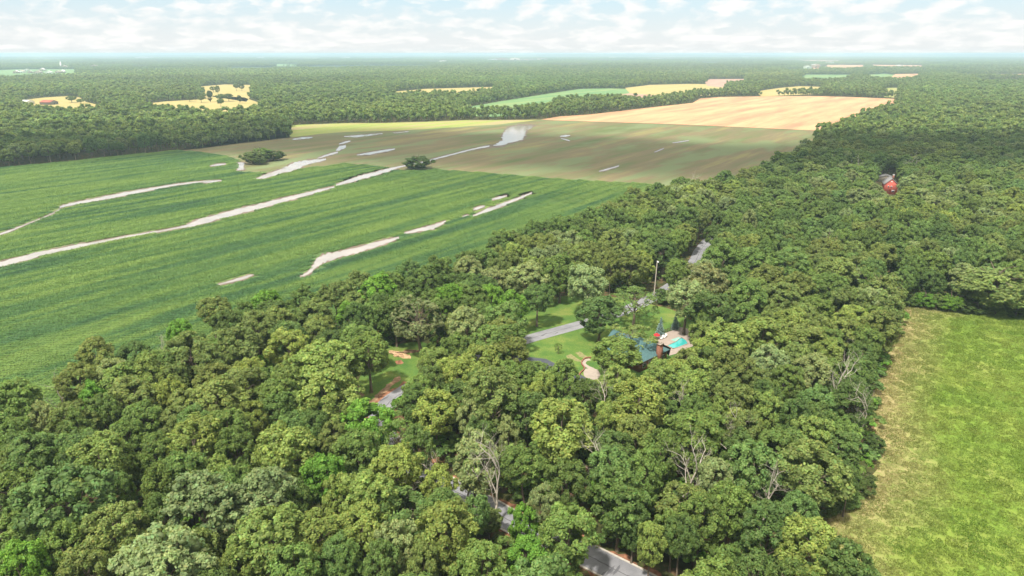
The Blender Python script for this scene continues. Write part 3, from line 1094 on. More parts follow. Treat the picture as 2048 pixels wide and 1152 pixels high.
def smooth_noise(x, y, s, seed):
    return (np.sin(x / s + seed) + np.sin(y / s * 1.3 + seed * 2.1) + np.sin((x + y) / s * 0.7 + seed * 3.7) + np.sin((x - y * 0.6) / s * 1.9 + seed)) / 4


hand_n = len(trees)
TX = [t[0] for t in trees]
TY = [t[1] for t in trees]
TR = [t[2] for t in trees]
fillrng = random.Random(77)


def blocked(x, y, m=0.0):
    for f in FIELDS:
        for dx, dy in ((0, 0), (m, 0), (-m, 0), (0, m), (0, -m)):
            if bool(inside(f, x + dx, y + dy)):
                return True
            if m == 0:
                break
    return False


cand = []
yy = 62.0
while yy < 640:
    step = 6.3 if yy < 330 else 7.6
    hw = 0.75 * (yy * 1.0 + 12) * 1.12 + 26
    xx = -hw
    while xx < hw:
        cand.append((xx + fillrng.uniform(-.42, .42) * step, yy + fillrng.uniform(-.42, .42) * step, step))
        xx += step
    yy += step * 0.92
cand = [c for c in cand]
cx = np.array([c[0] for c in cand])
cy = np.array([c[1] for c in cand])
bad = np.zeros(len(cx), bool)
for fpoly in FIELDS:
    m = 2.4
    for dx, dy in ((0, 0), (m, 0), (-m, 0), (0, m), (0, -m)):
        bad |= inside(fpoly, cx + dx, cy + dy)
bad |= seg_dist(ROAD, cx, cy) < np.where(cy < 150, 2.6, 4.4)
GRID = {}


def gkey(x, y):
    return (int(x // 14), int(y // 14))


for i, t in enumerate(trees):
    GRID.setdefault(gkey(t[0], t[1]), []).append(t)
for (x, y, st), b in zip(cand, bad):
    if b:
        continue
    r = fillrng.uniform(3.3, 5.2) if y < 330 else fillrng.uniform(4.2, 6.2)
    gk = gkey(x, y)
    ok = True
    for a_ in (-1, 0, 1):
        for b_ in (-1, 0, 1):
            for t in GRID.get((gk[0] + a_, gk[1] + b_), ()):
                if math.hypot(t[0] - x, t[1] - y) < 0.66 * (t[2] + r):
                    ok = False
                    break
            if not ok:
                break
        if not ok:
            break
    if not ok:
        continue
    h = fillrng.uniform(12.0, 16.0) if y < 230 else fillrng.uniform(13.5, 18.5)
    if hides(x, y, r, h):
        r2, h2 = 2.2, 6.0
        if hides(x, y, r2, h2):
            continue
        r, h = r2, h2
    n = float(smooth_noise(x, y, 38.0, 1.0))
    u = fillrng.random()
    if y < 230:
        tn = 'D' if u < 0.38 else 'G' if u < 0.72 else 'O' if u < 0.92 else 'E'
    else:
        if n > 0.15:
            tn = 'O' if u < 0.45 else 'Y' if u < 0.62 else 'G' if u < 0.88 else 'P'
        else:
            tn = 'G' if u < 0.35 else 'D' if u < 0.62 else 'E' if u < 0.78 else 'O' if u < 0.95 else 'P'
    t = [x, y, r, h, tn, fillrng.randrange(8) if fillrng.random() > 0.06 else 8, False]
    trees.append(t)
    GRID.setdefault(gk, []).append(t)
if True:
    trees = [t for i, t in enumerate(trees)]


def tint_of(tn, rr):
    c = [0.80 * q_ + 0.20 * m_ for q_, m_ in zip(TONES[tn][0], (0.185, 0.255, 0.064))] if tn != 'B' else TONES[tn][0]
    k = rr.uniform(0.86, 1.16)
    w_ = rr.uniform(-0.06, 0.06)
    return [c[0] * k * (1 + w_), c[1] * k, c[2] * k * (1 - w_)]


near_list, rest = [], []
for i, t in enumerate(trees):
    px, py, d = Q(t[0], t[1], t[3] * 0.72)
    rad = t[2] * FPX / d
    t.append((px, py, d))
    seen = -rad * 0.6 < px < 2048 + rad * 0.6 and py < 1152 + rad * 0.7
    (near_list if seen and t[1] < 420 else rest).append(t)
near_list.sort(key=lambda t: (not t[6], t[7][2]))
N_NEAR = 276
rest += near_list[N_NEAR:]
near_list = near_list[:N_NEAR]

SIZEW = lambda r: 'small' if r < 3.2 else 'broad' if r > 5.2 else 'rounded'
used_labels = set()
SPECIAL = {
    (842, 704): 'tall sparse brownish oak with bare trunk beside the cut logs in the clearing',
    (743, 785): 'leaning leafy green tree on the left edge of the logged clearing',
    (1196, 684): 'bushy green tree standing alone on the lawn beside the road',
    (1267, 654): 'loose airy tree with visible trunk behind the teal roofed house',
    (1226, 764): 'dense round green tree in front of the teal roofed house',
    (1263, 716): 'small olive tree overhanging the teal roof on its left side',
    (1116, 708): 'thin young sapling alone on the front lawn',
    (2062, 634): 'olive tree cut by the right edge of the photo above the meadow',
    (1985, 622): 'huge round olive oak on the far edge of the mown meadow',
}
for t in near_list:
    x, y, r, h, tn, var, hand, (px, py, d) = t
    label = None
    for (sx, sy), lab in SPECIAL.items():
        gx_, gy_ = P(sx, sy)
        if abs(gx_ - x) < 0.01 and abs(gy_ - y) < 0.01:
            label = lab
    if label is None:
        fx, fy = px / 20.48, py / 11.52
        for q in range(20):
            label = "%s %s treetop in the near wood, %d%% across and %d%% down the photo" % (SIZEW(r), TONES[tn][1], max(0, min(100, round(fx + q * 0.3))), max(0, min(100, round(fy))))
            if label not in used_labels:
                break
    used_labels.add(label)
    root = thing('broadleaf_tree', label, 'tree', (x, y, 0), RND.uniform(0, 6.28), 'broadleaf trees of the near wood')
    root.scale = (r / STD_R, r / STD_R, h / STD_H)
    root.rotation_euler[0] = RND.gauss(0, 0.035)
    root.rotation_euler[1] = RND.gauss(0, 0.035)
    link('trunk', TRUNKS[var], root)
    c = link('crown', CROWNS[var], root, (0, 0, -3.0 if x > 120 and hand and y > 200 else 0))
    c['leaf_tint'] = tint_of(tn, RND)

# dead trees
DEAD_PX = [(128, 822, 1, 11, 'bare bleached dead tree at the left edge of the near wood beside the crop'), (308, 820, 0, 9, 'small bare dead treetop in the left of the near wood, above two green crowns'),
           (14, 1110, 2, 12, 'forked grey dead trunk at the bottom left corner of the photo'), (222, 1030, 3, 9, 'tangled dead boughs between green crowns in the lower left'),
           (205, 1110, 3, 8, 'low bleached dead branches close to the bottom edge on the left'), (933, 985, 0, 12, 'grey dead tree beside the tall one above the hidden road'),
           (984, 1030, 2, 16, 'tall pale dead tree standing over the road gap, lower middle'), (1193, 850, 1, 13, 'brown leafless tree right of the big pale crown, centre'),
           (1186, 990, 2, 13, 'thin brown dead tree in the dark gap, lower middle'), (1350, 1010, 1, 15, 'big white dead tree in front of the dark gap, right of centre'),
           (1368, 835, 3, 10, 'curling bare branches between yellow crowns below the house'), (1673, 850, 0, 16, 'tallest bleached dead tree near the meadow edge'),
           (1712, 880, 2, 13, 'second bleached dead tree right beside the meadow'), (1457, 930, 1, 13, 'forked white dead tree left of the meadow edge trees'),
           (1520, 1035, 3, 12, 'wide spreading pale dead crown in the lower right wood'), (1560, 800, 3, 9, 'small grey dead boughs above the dark green crowns on the right'),
           (1700, 735, 3, 9, 'grey twiggy dead tree near the meadow corner, right'), (1543, 742, 2, 9, 'dead stems within the pale crown, right of the house'),
           (1130, 800, 1, 9, 'bare stems below the patio in front of the house'), (815, 1010, 3, 8, 'grey leafless branches lower centre left of the hidden road'),
           (322, 706, 3, 7, 'sparse grey bush at the wood edge by the crop'), (592, 660, 3, 8, 'grey leafless tree at the wood edge under the crop field'),
           (1392, 380, 1, 12, 'grey dead tree far off on the forest edge'), (1714, 362, 0, 16, 'bare pale trunk left of the red house'), (1830, 358, 1, 17, 'bare pale trunk right of the red house'),
           (872, 1000, 1, 10, 'pale half bare treetop among yellow leaves, lower centre')]
for px, py, v, h, lab in DEAD_PX:
    x, y = P(px, py, 3.0)
    root = thing('dead_tree', lab, 'dead tree', (x, y, 0), RND.uniform(0, 6.28), 'bare dead trees in the woods')
    s = h / 12.5
    root.scale = (s, s, s)
    link('branches', DEADS[v], root)

# ------------------------------------------------------------------ masses: geometry-node scatter
def lod_crown_arrays(seed, r, h, tint, lobes, per, leaf, core=True):
    rng = np.random.default_rng(seed)
    kd = ['round', 'tall', 'broad', 'round'][int(rng.integers(4))]
    sub = Acc()
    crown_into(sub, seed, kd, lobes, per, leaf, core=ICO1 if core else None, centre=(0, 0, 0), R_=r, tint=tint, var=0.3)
    V = np.concatenate(sub.v) * np.array([1, 1, min(1.25, h * 0.36 / r)]) + np.array([0, 0, h * 0.54])
    quads = np.concatenate([f for f in sub.f if f.shape[1] == 4])
    tris = [f for f in sub.f if f.shape[1] == 3]
    tris = np.concatenate(tris) if tris else np.zeros((0, 3), int)
    Cc = np.concatenate(sub.c)
    return V, quads, tris, Cc


def add_arrays(acc, arr, off):
    V, q, t, Cc = arr
    base = acc.n
    acc.v.append(V + np.array(off))
    acc.c.append(Cc)
    acc.f.append(q + base)
    acc.m.append(np.zeros(len(q)))
    if len(t):
        acc.f.append(t + base)
        acc.m.append(np.zeros(len(t)))
    acc.n += len(V)


def rnd_tint(rng, bias=0.0):
    u = rng.random() + bias
    tn = 'D' if u < 0.16 else 'G' if u < 0.45 else 'E' if u < 0.58 else 'O' if u < 0.83 else 'Y' if u < 0.94 else 'P'
    c = np.array(TONES[tn][0]) * 0.55 + np.array((0.20, 0.275, 0.075)) * 0.45
    return c * (0.85 + 0.3 * rng.random())


def unlinked(name, me):
    return bpy.data.objects.new(name, me)


def tree_tile(seed, size, spacing, lobes, per, leaf, core, rmul=0.62):
    rng = np.random.default_rng(seed)
    a = Acc()
    n = int(size / spacing)
    for i in range(n):
        for j in range(n):
            x = (i + 0.5 + rng.uniform(-.38, .38)) * size / n - size / 2
            y = (j + 0.5 + rng.uniform(-.38, .38)) * size / n - size / 2
            r = spacing * rmul * rng.uniform(0.85, 1.2)
            h = rng.uniform(11, 20)
            add_arrays(a, lod_crown_arrays(int(rng.integers(1e9)), r, h, rnd_tint(rng), lobes, per, leaf, core), (x, y, 0))
    return unlinked('woodland_patch', a.mesh('woodland_patch', [M_LEAF]))


def scatter(name, sources, pts, idx, rot, scale, tint, pairs=None, **props):
    """points mesh + geometry nodes that instance the source geometry on it"""
    me = bpy.data.meshes.new(name)
    n = len(pts)
    me.vertices.add(n)
    me.vertices.foreach_set('co', np.asarray(pts, np.float32).ravel())
    for nm, ty, key, dat in (('idx', 'INT', 'value', np.asarray(idx, np.int32)), ('rotz', 'FLOAT', 'value', np.asarray(rot, np.float32)),
                             ('scl', 'FLOAT_VECTOR', 'vector', np.asarray(scale, np.float32).ravel()), ('leaf_tint', 'FLOAT_VECTOR', 'vector', np.asarray(tint, np.float32).ravel())):
        at_ = me.attributes.new(nm, ty, 'POINT')
        at_.data.foreach_set(key, dat)
    ob = link(name, me, **props)
    ng = bpy.data.node_groups.new(name, 'GeometryNodeTree')
    ng.interface.new_socket('Geometry', in_out='INPUT', socket_type='NodeSocketGeometry')
    ng.interface.new_socket('Geometry', in_out='OUTPUT', socket_type='NodeSocketGeometry')
    N, L = ng.nodes, ng.links
    gi, go = N.new('NodeGroupInput'), N.new('NodeGroupOutput')
    jn = N.new('GeometryNodeJoinGeometry')
    for s in sources[::-1]:
        grp = s if isinstance(s, (tuple, list)) else (s,)
        outs = []
        for so in grp:
            oi = N.new('GeometryNodeObjectInfo')
            oi.transform_space = 'ORIGINAL'
            oi.inputs['Object'].default_value = so
            outs.append(oi.outputs['Geometry'])
        if len(outs) > 1:
            j2 = N.new('GeometryNodeJoinGeometry')
            for o_ in outs:
                L.new(o_, j2.inputs[0])
            src = j2.outputs[0]
        else:
            src = outs[0]
        g2 = N.new('GeometryNodeGeometryToInstance')
        L.new(src, g2.inputs[0])
        L.new(g2.outputs[0], jn.inputs[0])

    def attr(nm, ty):
        a_ = N.new('GeometryNodeInputNamedAttribute')
        a_.data_type = ty
        a_.inputs['Name'].default_value = nm
        return a_.outputs['Attribute']
    ip = N.new('GeometryNodeInstanceOnPoints')
    L.new(gi.outputs[0], ip.inputs['Points'])
    L.new(jn.outputs[0], ip.inputs['Instance'])
    ip.inputs['Pick Instance'].default_value = True
    L.new(attr('idx', 'INT'), ip.inputs['Instance Index'])
    cz = N.new('ShaderNodeCombineXYZ')
    L.new(attr('rotz', 'FLOAT'), cz.inputs[2])
    L.new(cz.outputs[0], ip.inputs['Rotation'])
    L.new(attr('scl', 'FLOAT_VECTOR'), ip.inputs['Scale'])
    L.new(ip.outputs[0], go.inputs[0])
    md = ob.modifiers.new('scatter', 'NODES')
    md.node_group = ng
    return ob


SRC_TREES = []
for v in range(10):
    SRC_TREES.append((unlinked('crown_source', CROWNS[v]), unlinked('trunk_source', TRUNKS[v])))
pts = [(t[0], t[1], 0) for t in rest]
rr = random.Random(9)
scatter('woodland', SRC_TREES, pts, [t[5] for t in rest], [rr.uniform(0, 6.28) for _ in rest], [(t[2] / STD_R, t[2] / STD_R, t[3] / STD_H) for t in rest],
        [tint_of(t[4], rr) for t in rest], kind='stuff', label='dense broadleaf woodland behind and beside the near trees')

# undergrowth
rng = np.random.default_rng(21)
shr = []
for i in range(4):
    a = Acc()
    add_arrays(a, lod_crown_arrays(700 + i, 1.5, 2.4, (1, 1, 1), 9, 60, 0.17, True), (0, 0, 0))
    shr.append(unlinked('shrub_source', a.mesh('shrub_leaves', [M_LEAF])))
ux = rng.uniform(-240, 240, 15000)
uy = rng.uniform(70, 340, 15000)
keepm = np.abs(ux) < 0.75 * (uy + 12) * 1.1 + 15
for fpoly in FIELDS:
    keepm &= ~inside(fpoly, ux, uy)
keepm &= seg_dist(ROAD, ux, uy) > 4.6
keepm &= (rng.random(15000) < np.where(uy < 210, 0.8, 0.4))
ux, uy = ux[keepm], uy[keepm]
n = len(ux)
us = rng.uniform(0.6, 1.7, n)
ut = np.array([np.array(TONES[['D', 'G', 'G', 'B', 'E'][int(k)]][0]) * (0.8 + 0.4 * rng.random()) for k in rng.integers(0, 5, n)])
scatter('undergrowth', shr, np.stack([ux, uy, np.zeros(n)], -1), rng.integers(0, 4, n), rng.uniform(0, 6.28, n), np.stack([us, us, us * rng.uniform(.8, 1.5, n)], -1), ut,
        kind='stuff', label='low green undergrowth on the forest floor')

# middle distance and far woods
TILE = 60.0
tiles = [tree_tile(900 + i, TILE, 11.0, 16, 20, 0.62, True) for i in range(5)]
singles = []
for i in range(8):
    a = Acc()
    add_arrays(a, lod_crown_arrays(1200 + i, 5.2, 17, (1, 1, 1), 14, 46, 0.5, True), (0, 0, 0))
    trunk_into(a, lobes_for(np.random.default_rng(i), 'round', 8)[0], i, centre=(0, 0, 9), n_limb=3, seg=5)
    a.m[-1][:] = 0
    singles.append(unlinked('tree_source', a.mesh('tree_leaves', [M_LEAF])))
BIG = 180.0
bigtiles = [tree_tile(1300 + i, BIG, 15.0, 6, 8, 1.4, True, 0.64) for i in range(3)]
mid_pts, mid_idx, mid_rot, mid_scl, mid_tint = [], [], [], [], []
far_pts, far_rot, far_idx, far_scl, far_tint = [], [], [], [], []
rng = np.random.default_rng(31)


FBB = [(np.asarray(f_).min(0), np.asarray(f_).max(0)) for f_ in FIELDS]


def any_field(x, y):
    r_ = np.zeros(np.shape(x), bool)
    x0_, x1_, y0_, y1_ = x.min(), x.max(), y.min(), y.max()
    for fpoly, (lo_, hi_) in zip(FIELDS, FBB):
        if x1_ < lo_[0] or x0_ > hi_[0] or y1_ < lo_[1] or y0_ > hi_[1]:
            continue
        r_ |= inside(fpoly, x, y)
    return r_


def tree_fill(x0, y0, size):
    """single trees in the part of a tile that is wood"""
    n_ = int(size / 9.2)
    i_, j_ = np.meshgrid(np.arange(n_), np.arange(n_))
    x = x0 + (i_.ravel() + 0.5 + rng.uniform(-.38, .38, n_ * n_)) * size / n_
    y = y0 + (j_.ravel() + 0.5 + rng.uniform(-.38, .38, n_ * n_)) * size / n_
    b_ = any_field(x, y) | any_field(x + 2.5, y) | any_field(x - 2.5, y) | any_field(x, y - 3)
    b_ |= seg_dist(ROAD[-30:], x, y) < 4
    b_ |= y < 640
    for X, Y in zip(x[~b_], y[~b_]):
        mid_pts.append((X, Y, 0))
        mid_idx.append(int(rng.integers(0, 8)))
        mid_rot.append(rng.uniform(0, 6.28))
        s_ = rng.uniform(0.85, 1.2)
        mid_scl.append((s_, s_, rng.uniform(0.75, 1.15)))
        mid_tint.append(rnd_tint(rng))


def tone_patch(x, y):
    k = 1.10 + 0.30 * float(smooth_noise(x, y, 210, 2.0)) + 0.05 * rng.normal()
    wv = 0.10 * float(smooth_noise(x, y, 330, 5.0))
    return (k * (1 + wv), k, k * (1 - wv))


y0 = 640.0
FARY = 2440.0
while y0 < FARY:
    hw = 0.75 * (y0 + TILE) * 1.10 + 40
    x0 = -math.ceil(hw / TILE) * TILE
    while x0 < hw:
        sx, sy = np.meshgrid(np.linspace(x0 + 1, x0 + TILE - 1, 7), np.linspace(y0 + 1, y0 + TILE - 1, 7))
        q = any_field(sx, sy)
        if not q.any():
            mid_pts.append((x0 + TILE / 2, y0 + TILE / 2, 0))
            mid_idx.append(8 + int(rng.integers(0, 5)))
            mid_rot.append(int(rng.integers(0, 4)) * math.pi / 2)
            mid_scl.append((1, 1, rng.uniform(0.9, 1.1)))
            mid_tint.append(tone_patch(x0, y0))
        elif not q.all():
            tree_fill(x0, y0, TILE)
        x0 += TILE
    y0 += TILE
while y0 < 16000:
    hw = 0.75 * (y0 + BIG) * 1.06 + 60
    x0 = -math.ceil(hw / BIG) * BIG
    while x0 < hw:
        sx, sy = np.meshgrid(np.linspace(x0 + 1, x0 + BIG - 1, 7), np.linspace(y0 + 1, y0 + BIG - 1, 7))
        q = any_field(sx, sy)
        if not q.any():
            if y0 > 3500 and smooth_noise(x0, y0, 900, 3.3) > 0.62:
                x0 += BIG
                continue
            far_pts.append((x0 + BIG / 2, y0 + BIG / 2, 0))
            far_idx.append(int(rng.integers(0, 3)))
            far_rot.append(int(rng.integers(0, 4)) * math.pi / 2)
            far_scl.append((1, 1, rng.uniform(0.85, 1.25)))
            far_tint.append(tone_patch(x0 / 4, y0 / 4))
        elif not q.all():
            for a_ in range(3):
                for b_ in range(3):
                    X0, Y0 = x0 + a_ * 60, y0 + b_ * 60
                    sx, sy = np.meshgrid(np.linspace(X0 + 1, X0 + 59, 4), np.linspace(Y0 + 1, Y0 + 59, 4))
                    fm_ = any_field(sx, sy)
                    if fm_.any() and not fm_.all():
                        tree_fill(X0, Y0, 60)
                    elif not fm_.any():
                        mid_pts.append((X0 + 30, Y0 + 30, 0))
                        mid_idx.append(8 + int(rng.integers(0, 5)))
                        mid_rot.append(0.0)
                        mid_scl.append((1, 1, 1.0))
                        mid_tint.append(tone_patch(X0, Y0))
        x0 += BIG
    y0 += BIG
scatter('woodland', singles + tiles, mid_pts, mid_idx, mid_rot, mid_scl, mid_tint, kind='stuff', label='broadleaf woods around the distant fields')
scatter('far_woodland', bigtiles, far_pts, far_idx, far_rot, far_scl, far_tint, kind='stuff', label='endless hazy woods reaching to the horizon')
print('mid', len(mid_pts), 'far', len(far_pts), 'rest', len(rest), 'hand', hand_n, 'near', len(near_list))

# ------------------------------------------------------------------ crop plants and meadow grass
def crop_tile(seed, size=4.0):
    rng = np.random.default_rng(seed)
    a = Acc()
    rows = 5
    C, Nn, S = [], [], []
    for k in range(rows):
        yv = (k + 0.5) * size / rows - size / 2
        m = 95
        x = rng.uniform(-size / 2, size / 2, m)
        y = yv + rng.normal(size=m) * 0.16
        clump = 0.75 + 0.25 * np.sin(x * 3 + k * 2 + seed)
        z = rng.uniform(0.25, 1.0, m) * clump
        C.append(np.stack([x, y, z], -1))
        Nn.append(np.stack([rng.normal(size=m) * 0.5, rng.normal(size=m) * 0.6, 0.7 + rng.random(m) * 0.4], -1))
        S.append(rng.uniform(0.10, 0.20, m))
    v, f = quads_from(np.concatenate(C), np.concatenate(Nn), np.concatenate(S), rng)
    a.add(v, f)
    return unlinked('crop_source', a.mesh('crop_plants', [M_CROP_LEAF], color=False))


ct = [crop_tile(s) for s in range(4)]
S4 = 4.0
cr, sr = math.cos(ROW), math.sin(ROW)
gx, gy = np.meshgrid(np.arange(-900, 900, S4), np.arange(-200, 1100, S4))
wx = gx * cr - gy * sr
wy = gx * sr + gy * cr
wx, wy = wx.ravel(), wy.ravel()
ok = inside(CROP, wx, wy) & (np.abs(wx) < 0.75 * (wy + 10) * 1.08 + 12)
for wpoly in WET:
    for dx, dy in ((0, 0), (1.6, 0), (-1.6, 0), (0, 1.6), (0, -1.6)):
        ok &= ~inside(wpoly, wx + dx, wy + dy)
wx, wy = wx[ok], wy[ok]
n = len(wx)
rng = np.random.default_rng(8)
hs = 0.85 + 0.3 * smooth_noise(wx, wy, 14, 2.2) + 0.1 * rng.normal(size=n)
scatter('crop_rows', ct, np.stack([wx, wy, np.full(n, 0.03)], -1), rng.integers(0, 4, n), ROW + math.pi * rng.integers(0, 2, n), np.stack([np.ones(n), np.ones(n), np.clip(hs, 0.5, 1.4)], -1), np.ones((n, 3)),
        kind='stuff', label='rows of green crop plants in the big field')
print('crop tiles', n)

M_GRASS = leaf_material("meadow_grass", 0.3, 0.7)


def grass_tile(seed, size=3.0):
    rng = np.random.default_rng(seed)
    m = 300
    x, y = rng.uniform(-size / 2, size / 2, (2, m))
    cl = 0.5 + 0.5 * np.sin(x * 4 + seed) * np.sin(y * 5 + seed * 2)
    z = rng.uniform(0.05, 0.25, m) * (0.5 + cl)
    C = np.stack([x, y, z], -1)
    Nn = np.stack([rng.normal(size=m), rng.normal(size=m), 0.6 + 0 * x], -1)
    v, f = quads_from(C, Nn, rng.uniform(0.05, 0.11, m), rng, 1.9)
    a = Acc()
    cols = np.ones((m, 3)) * (0.8 + 0.4 * rng.random((m, 1)))
    a.add(v, f, 0, np.repeat(cols, 4, axis=0))
    return unlinked('grass_source', a.mesh('grass_blades', [M_GRASS]))


gt = [grass_tile(s) for s in range(4)]
gx, gy = np.meshgrid(np.arange(40, 215, 2.7), np.arange(60, 240, 2.7))
gx, gy = gx.ravel() + rng.uniform(-.6, .6, gx.size), gy.ravel() + rng.uniform(-.6, .6, gx.size)
ok = inside(MEADOW, gx, gy) & (gx < 0.75 * (gy + 12) * 1.12 + 8)
gx, gy = gx[ok], gy[ok]
n = len(gx)
rimg = seg_dist(PL([p for p in MEADOW_PX[9:]] + [MEADOW_PX[0], MEADOW_PX[1]]), gx, gy)
nv = smooth_noise(gx, gy, 5.0, 1.0) + 0.6 * smooth_noise(gx, gy, 17.0, 4.0) + 0.5 * rng.normal(size=n)
kk = np.clip(0.5 + 0.5 * nv, 0, 1)[:, None]
gt_c = np.array([0.150, 0.240, 0.034]) * (1 - kk) + np.array([0.205, 0.262, 0.050]) * kk
st = np.clip(1.15 - rimg / 13.0, 0, 1)[:, None] * (0.45 + 0.4 * kk)
gt_c = gt_c * (1 - st) + np.array([0.36, 0.29, 0.15]) * st
gh = np.clip(0.05 + hz.mean() * 0 + 0.1 * np.sin(gx * 0.9 + 1.3 * np.sin(gy * 0.4)) * np.sin(gy * 1.1 + gx * 0.3) + 0.35 * np.sin(gx * 0.07) * np.sin(gy * 0.09) + 0.35, 0.05, 1) * np.clip(rimg / 8, 0.15, 1)
scatter('meadow_grass', gt, np.stack([gx, gy, gh], -1), rng.integers(0, 4, n), rng.uniform(0, 6.28, n), np.stack([np.ones(n), np.ones(n), rng.uniform(0.6, 1.7, n)], -1), gt_c,
        kind='stuff', label='tufted yellow-green meadow grass with straw along the wood')

# ------------------------------------------------------------------ DETAILS
M_TEAL = plain("teal_shingle", (0.075, 0.150, 0.155), 0.8, 0.3, 0.28, 5.0)
M_TRIM = plain("dark_fascia", (0.06, 0.05, 0.045), 0.7, 0.3, 0.1)
M_BRICK = plain("brown_red_brick", (0.24, 0.105, 0.07), 0.9, 0.2, 0.35, 6.0)
M_SIDING = plain("beige_siding", (0.42, 0.36, 0.29), 0.85, 0.2, 0.08)
M_WHITE = plain("white_paint", (0.75, 0.74, 0.71), 0.6, 0.3, 0.06)
M_REDW = plain("red_boards", (0.74, 0.17, 0.13), 0.8, 0.2, 0.12, 1.5)
M_GREYR = plain("grey_shingle", (0.20, 0.19, 0.19), 0.85, 0.2, 0.2, 2.0)
M_GLASS = plain("window_glass", (0.03, 0.035, 0.045), 0.12, 0.6, 0.1)
M_REDC = plain("red_canvas", (0.62, 0.03, 0.035), 0.8, 0.2, 0.1)
M_RUST = plain("rusty_red_roof", (0.42, 0.13, 0.09), 0.8, 0.2, 0.25, 0.4)
M_METAL = plain("dark_fence_metal", (0.07, 0.045, 0.04), 0.6, 0.4, 0.2)
M_POLE = plain("weathered_pole_wood", (0.46, 0.40, 0.33), 0.9, 0.1, 0.2, 2.0)
M_LOG = plain("cut_log_wood", (0.50, 0.33, 0.20), 0.9, 0.1, 0.3, 2.0)
M_PATIO = plain("pink_grey_concrete", (0.34, 0.275, 0.235), 0.9, 0.2, 0.08, 1.0)
M_POOL = water_material("pool_water", (0.05, 0.42, 0.40), 0.06)
M_POOLPALE = water_material("shallow_pool_water", (0.30, 0.55, 0.47), 0.06)


def frame(origin, ang, z=0.0):
    c_, s_ = math.cos(ang), math.sin(ang)
    return (np.array([[c_, -s_, 0], [s_, c_, 0], [0, 0, 1]]), np.array([origin[0], origin[1], z]))


def hip_roof(acc, w_, d_, z0, z1, inset, over=0.5, mat=0, gable=False):
    x0, x1, y0_, y1_ = -over, w_ + over, -over, d_ + over
    mx = w_ / 2
    th = 0.18
    ins_ = 0.0 if gable else inset
    v = [[x0, y0_, z0], [x1, y0_, z0], [x1, y1_, z0], [x0, y1_, z0], [mx, y0_ + ins_, z1], [mx, y1_ - ins_, z1]]
    lowv = [[p[0], p[1], p[2] - th] for p in v[:4]]
    v = v + lowv
    if gable:
        acc.add(v, [[0, 4, 5, 3], [1, 2, 5, 4]], mat)
        acc.add(v, [[0, 1, 4], [2, 3, 5]], mat)
    else:
        acc.add(v, [[0, 4, 5, 3], [1, 2, 5, 4]], mat)
        acc.add(v, [[0, 1, 4], [2, 3, 5]], mat)
    acc.add(v, [[0, 6, 7, 1], [1, 7, 8, 2], [2, 8, 9, 3], [3, 9, 6, 0], [6, 9, 8, 7]], mat)


def gable_walls(acc, w_, d_, z0, z1, mat=0):
    v = [[0, 0, 0], [w_, 0, 0], [w_, d_, 0], [0, d_, 0], [0, 0, z0], [w_, 0, z0], [w_, d_, z0], [0, d_, z0], [w_ / 2, 0, z1], [w_ / 2, d_, z1]]
    acc.add(v, [[0, 1, 5, 4], [1, 2, 6, 5], [2, 3, 7, 6], [3, 0, 4, 7], [0, 3, 2, 1]], mat)
    acc.add(v, [[4, 5, 8], [6, 7, 9]], mat)


def gable_roof(acc, w_, d_, z0, z1, over=0.4, th=0.2, mat=0):
    sl = (z1 - z0) / (w_ / 2)
    e = over * sl
    a0 = [[-over, -over, z0 - e], [w_ / 2, -over, z1], [w_ / 2, d_ + over, z1], [-over, d_ + over, z0 - e]]
    b0 = [[w_ + over, -over, z0 - e], [w_ / 2, -over, z1], [w_ / 2, d_ + over, z1], [w_ + over, d_ + over, z0 - e]]
    for q in (a0, b0):
        top = [[x, y, z + th] for x, y, z in q]
        botm = [[x, y, z + 0.01] for x, y, z in q]
        acc.add(top + botm, [[0, 1, 2, 3], [4, 7, 6, 5], [0, 4, 5, 1], [1, 5, 6, 2], [2, 6, 7, 3], [3, 7, 4, 0]], mat)


def part(name, parent, fill, mat, **kw):
    a_ = Acc()
    fill(a_)
    return link(name, a_.mesh(name, [mat], color=False, **kw), parent)


def window(parent, x, y, z, w_, h_, face=-1, axis='x', mat_frame=None):
    """frame with a pane; face is the outward sign along the wall's normal"""
    mf_ = mat_frame or M_WHITE
    if axis == 'x':
        fr = part('window', parent, lambda a_: (box(a_, (x - w_ / 2, min(y, y + face * .06), z), (x + w_ / 2, max(y, y + face * .06), z + h_))), mf_)
        part('pane', fr, lambda a_: (box(a_, (x - w_ / 2 + .1, min(y + face * .05, y + face * .09), z + .1), (x - .03, max(y + face * .05, y + face * .09), z + h_ - .1)),
                                     box(a_, (x + .03, min(y + face * .05, y + face * .09), z + .1), (x + w_ / 2 - .1, max(y + face * .05, y + face * .09), z + h_ - .1))), M_GLASS)
    else:
        fr = part('window', parent, lambda a_: box(a_, (min(x, x + face * .06), y - w_ / 2, z), (max(x, x + face * .06), y + w_ / 2, z + h_)), mf_)
        part('pane', fr, lambda a_: box(a_, (min(x + face * .05, x + face * .09), y - w_ / 2 + .1, z + .1), (max(x + face * .05, x + face * .09), y + w_ / 2 - .1, z + h_ - .1)), M_GLASS)
    return fr


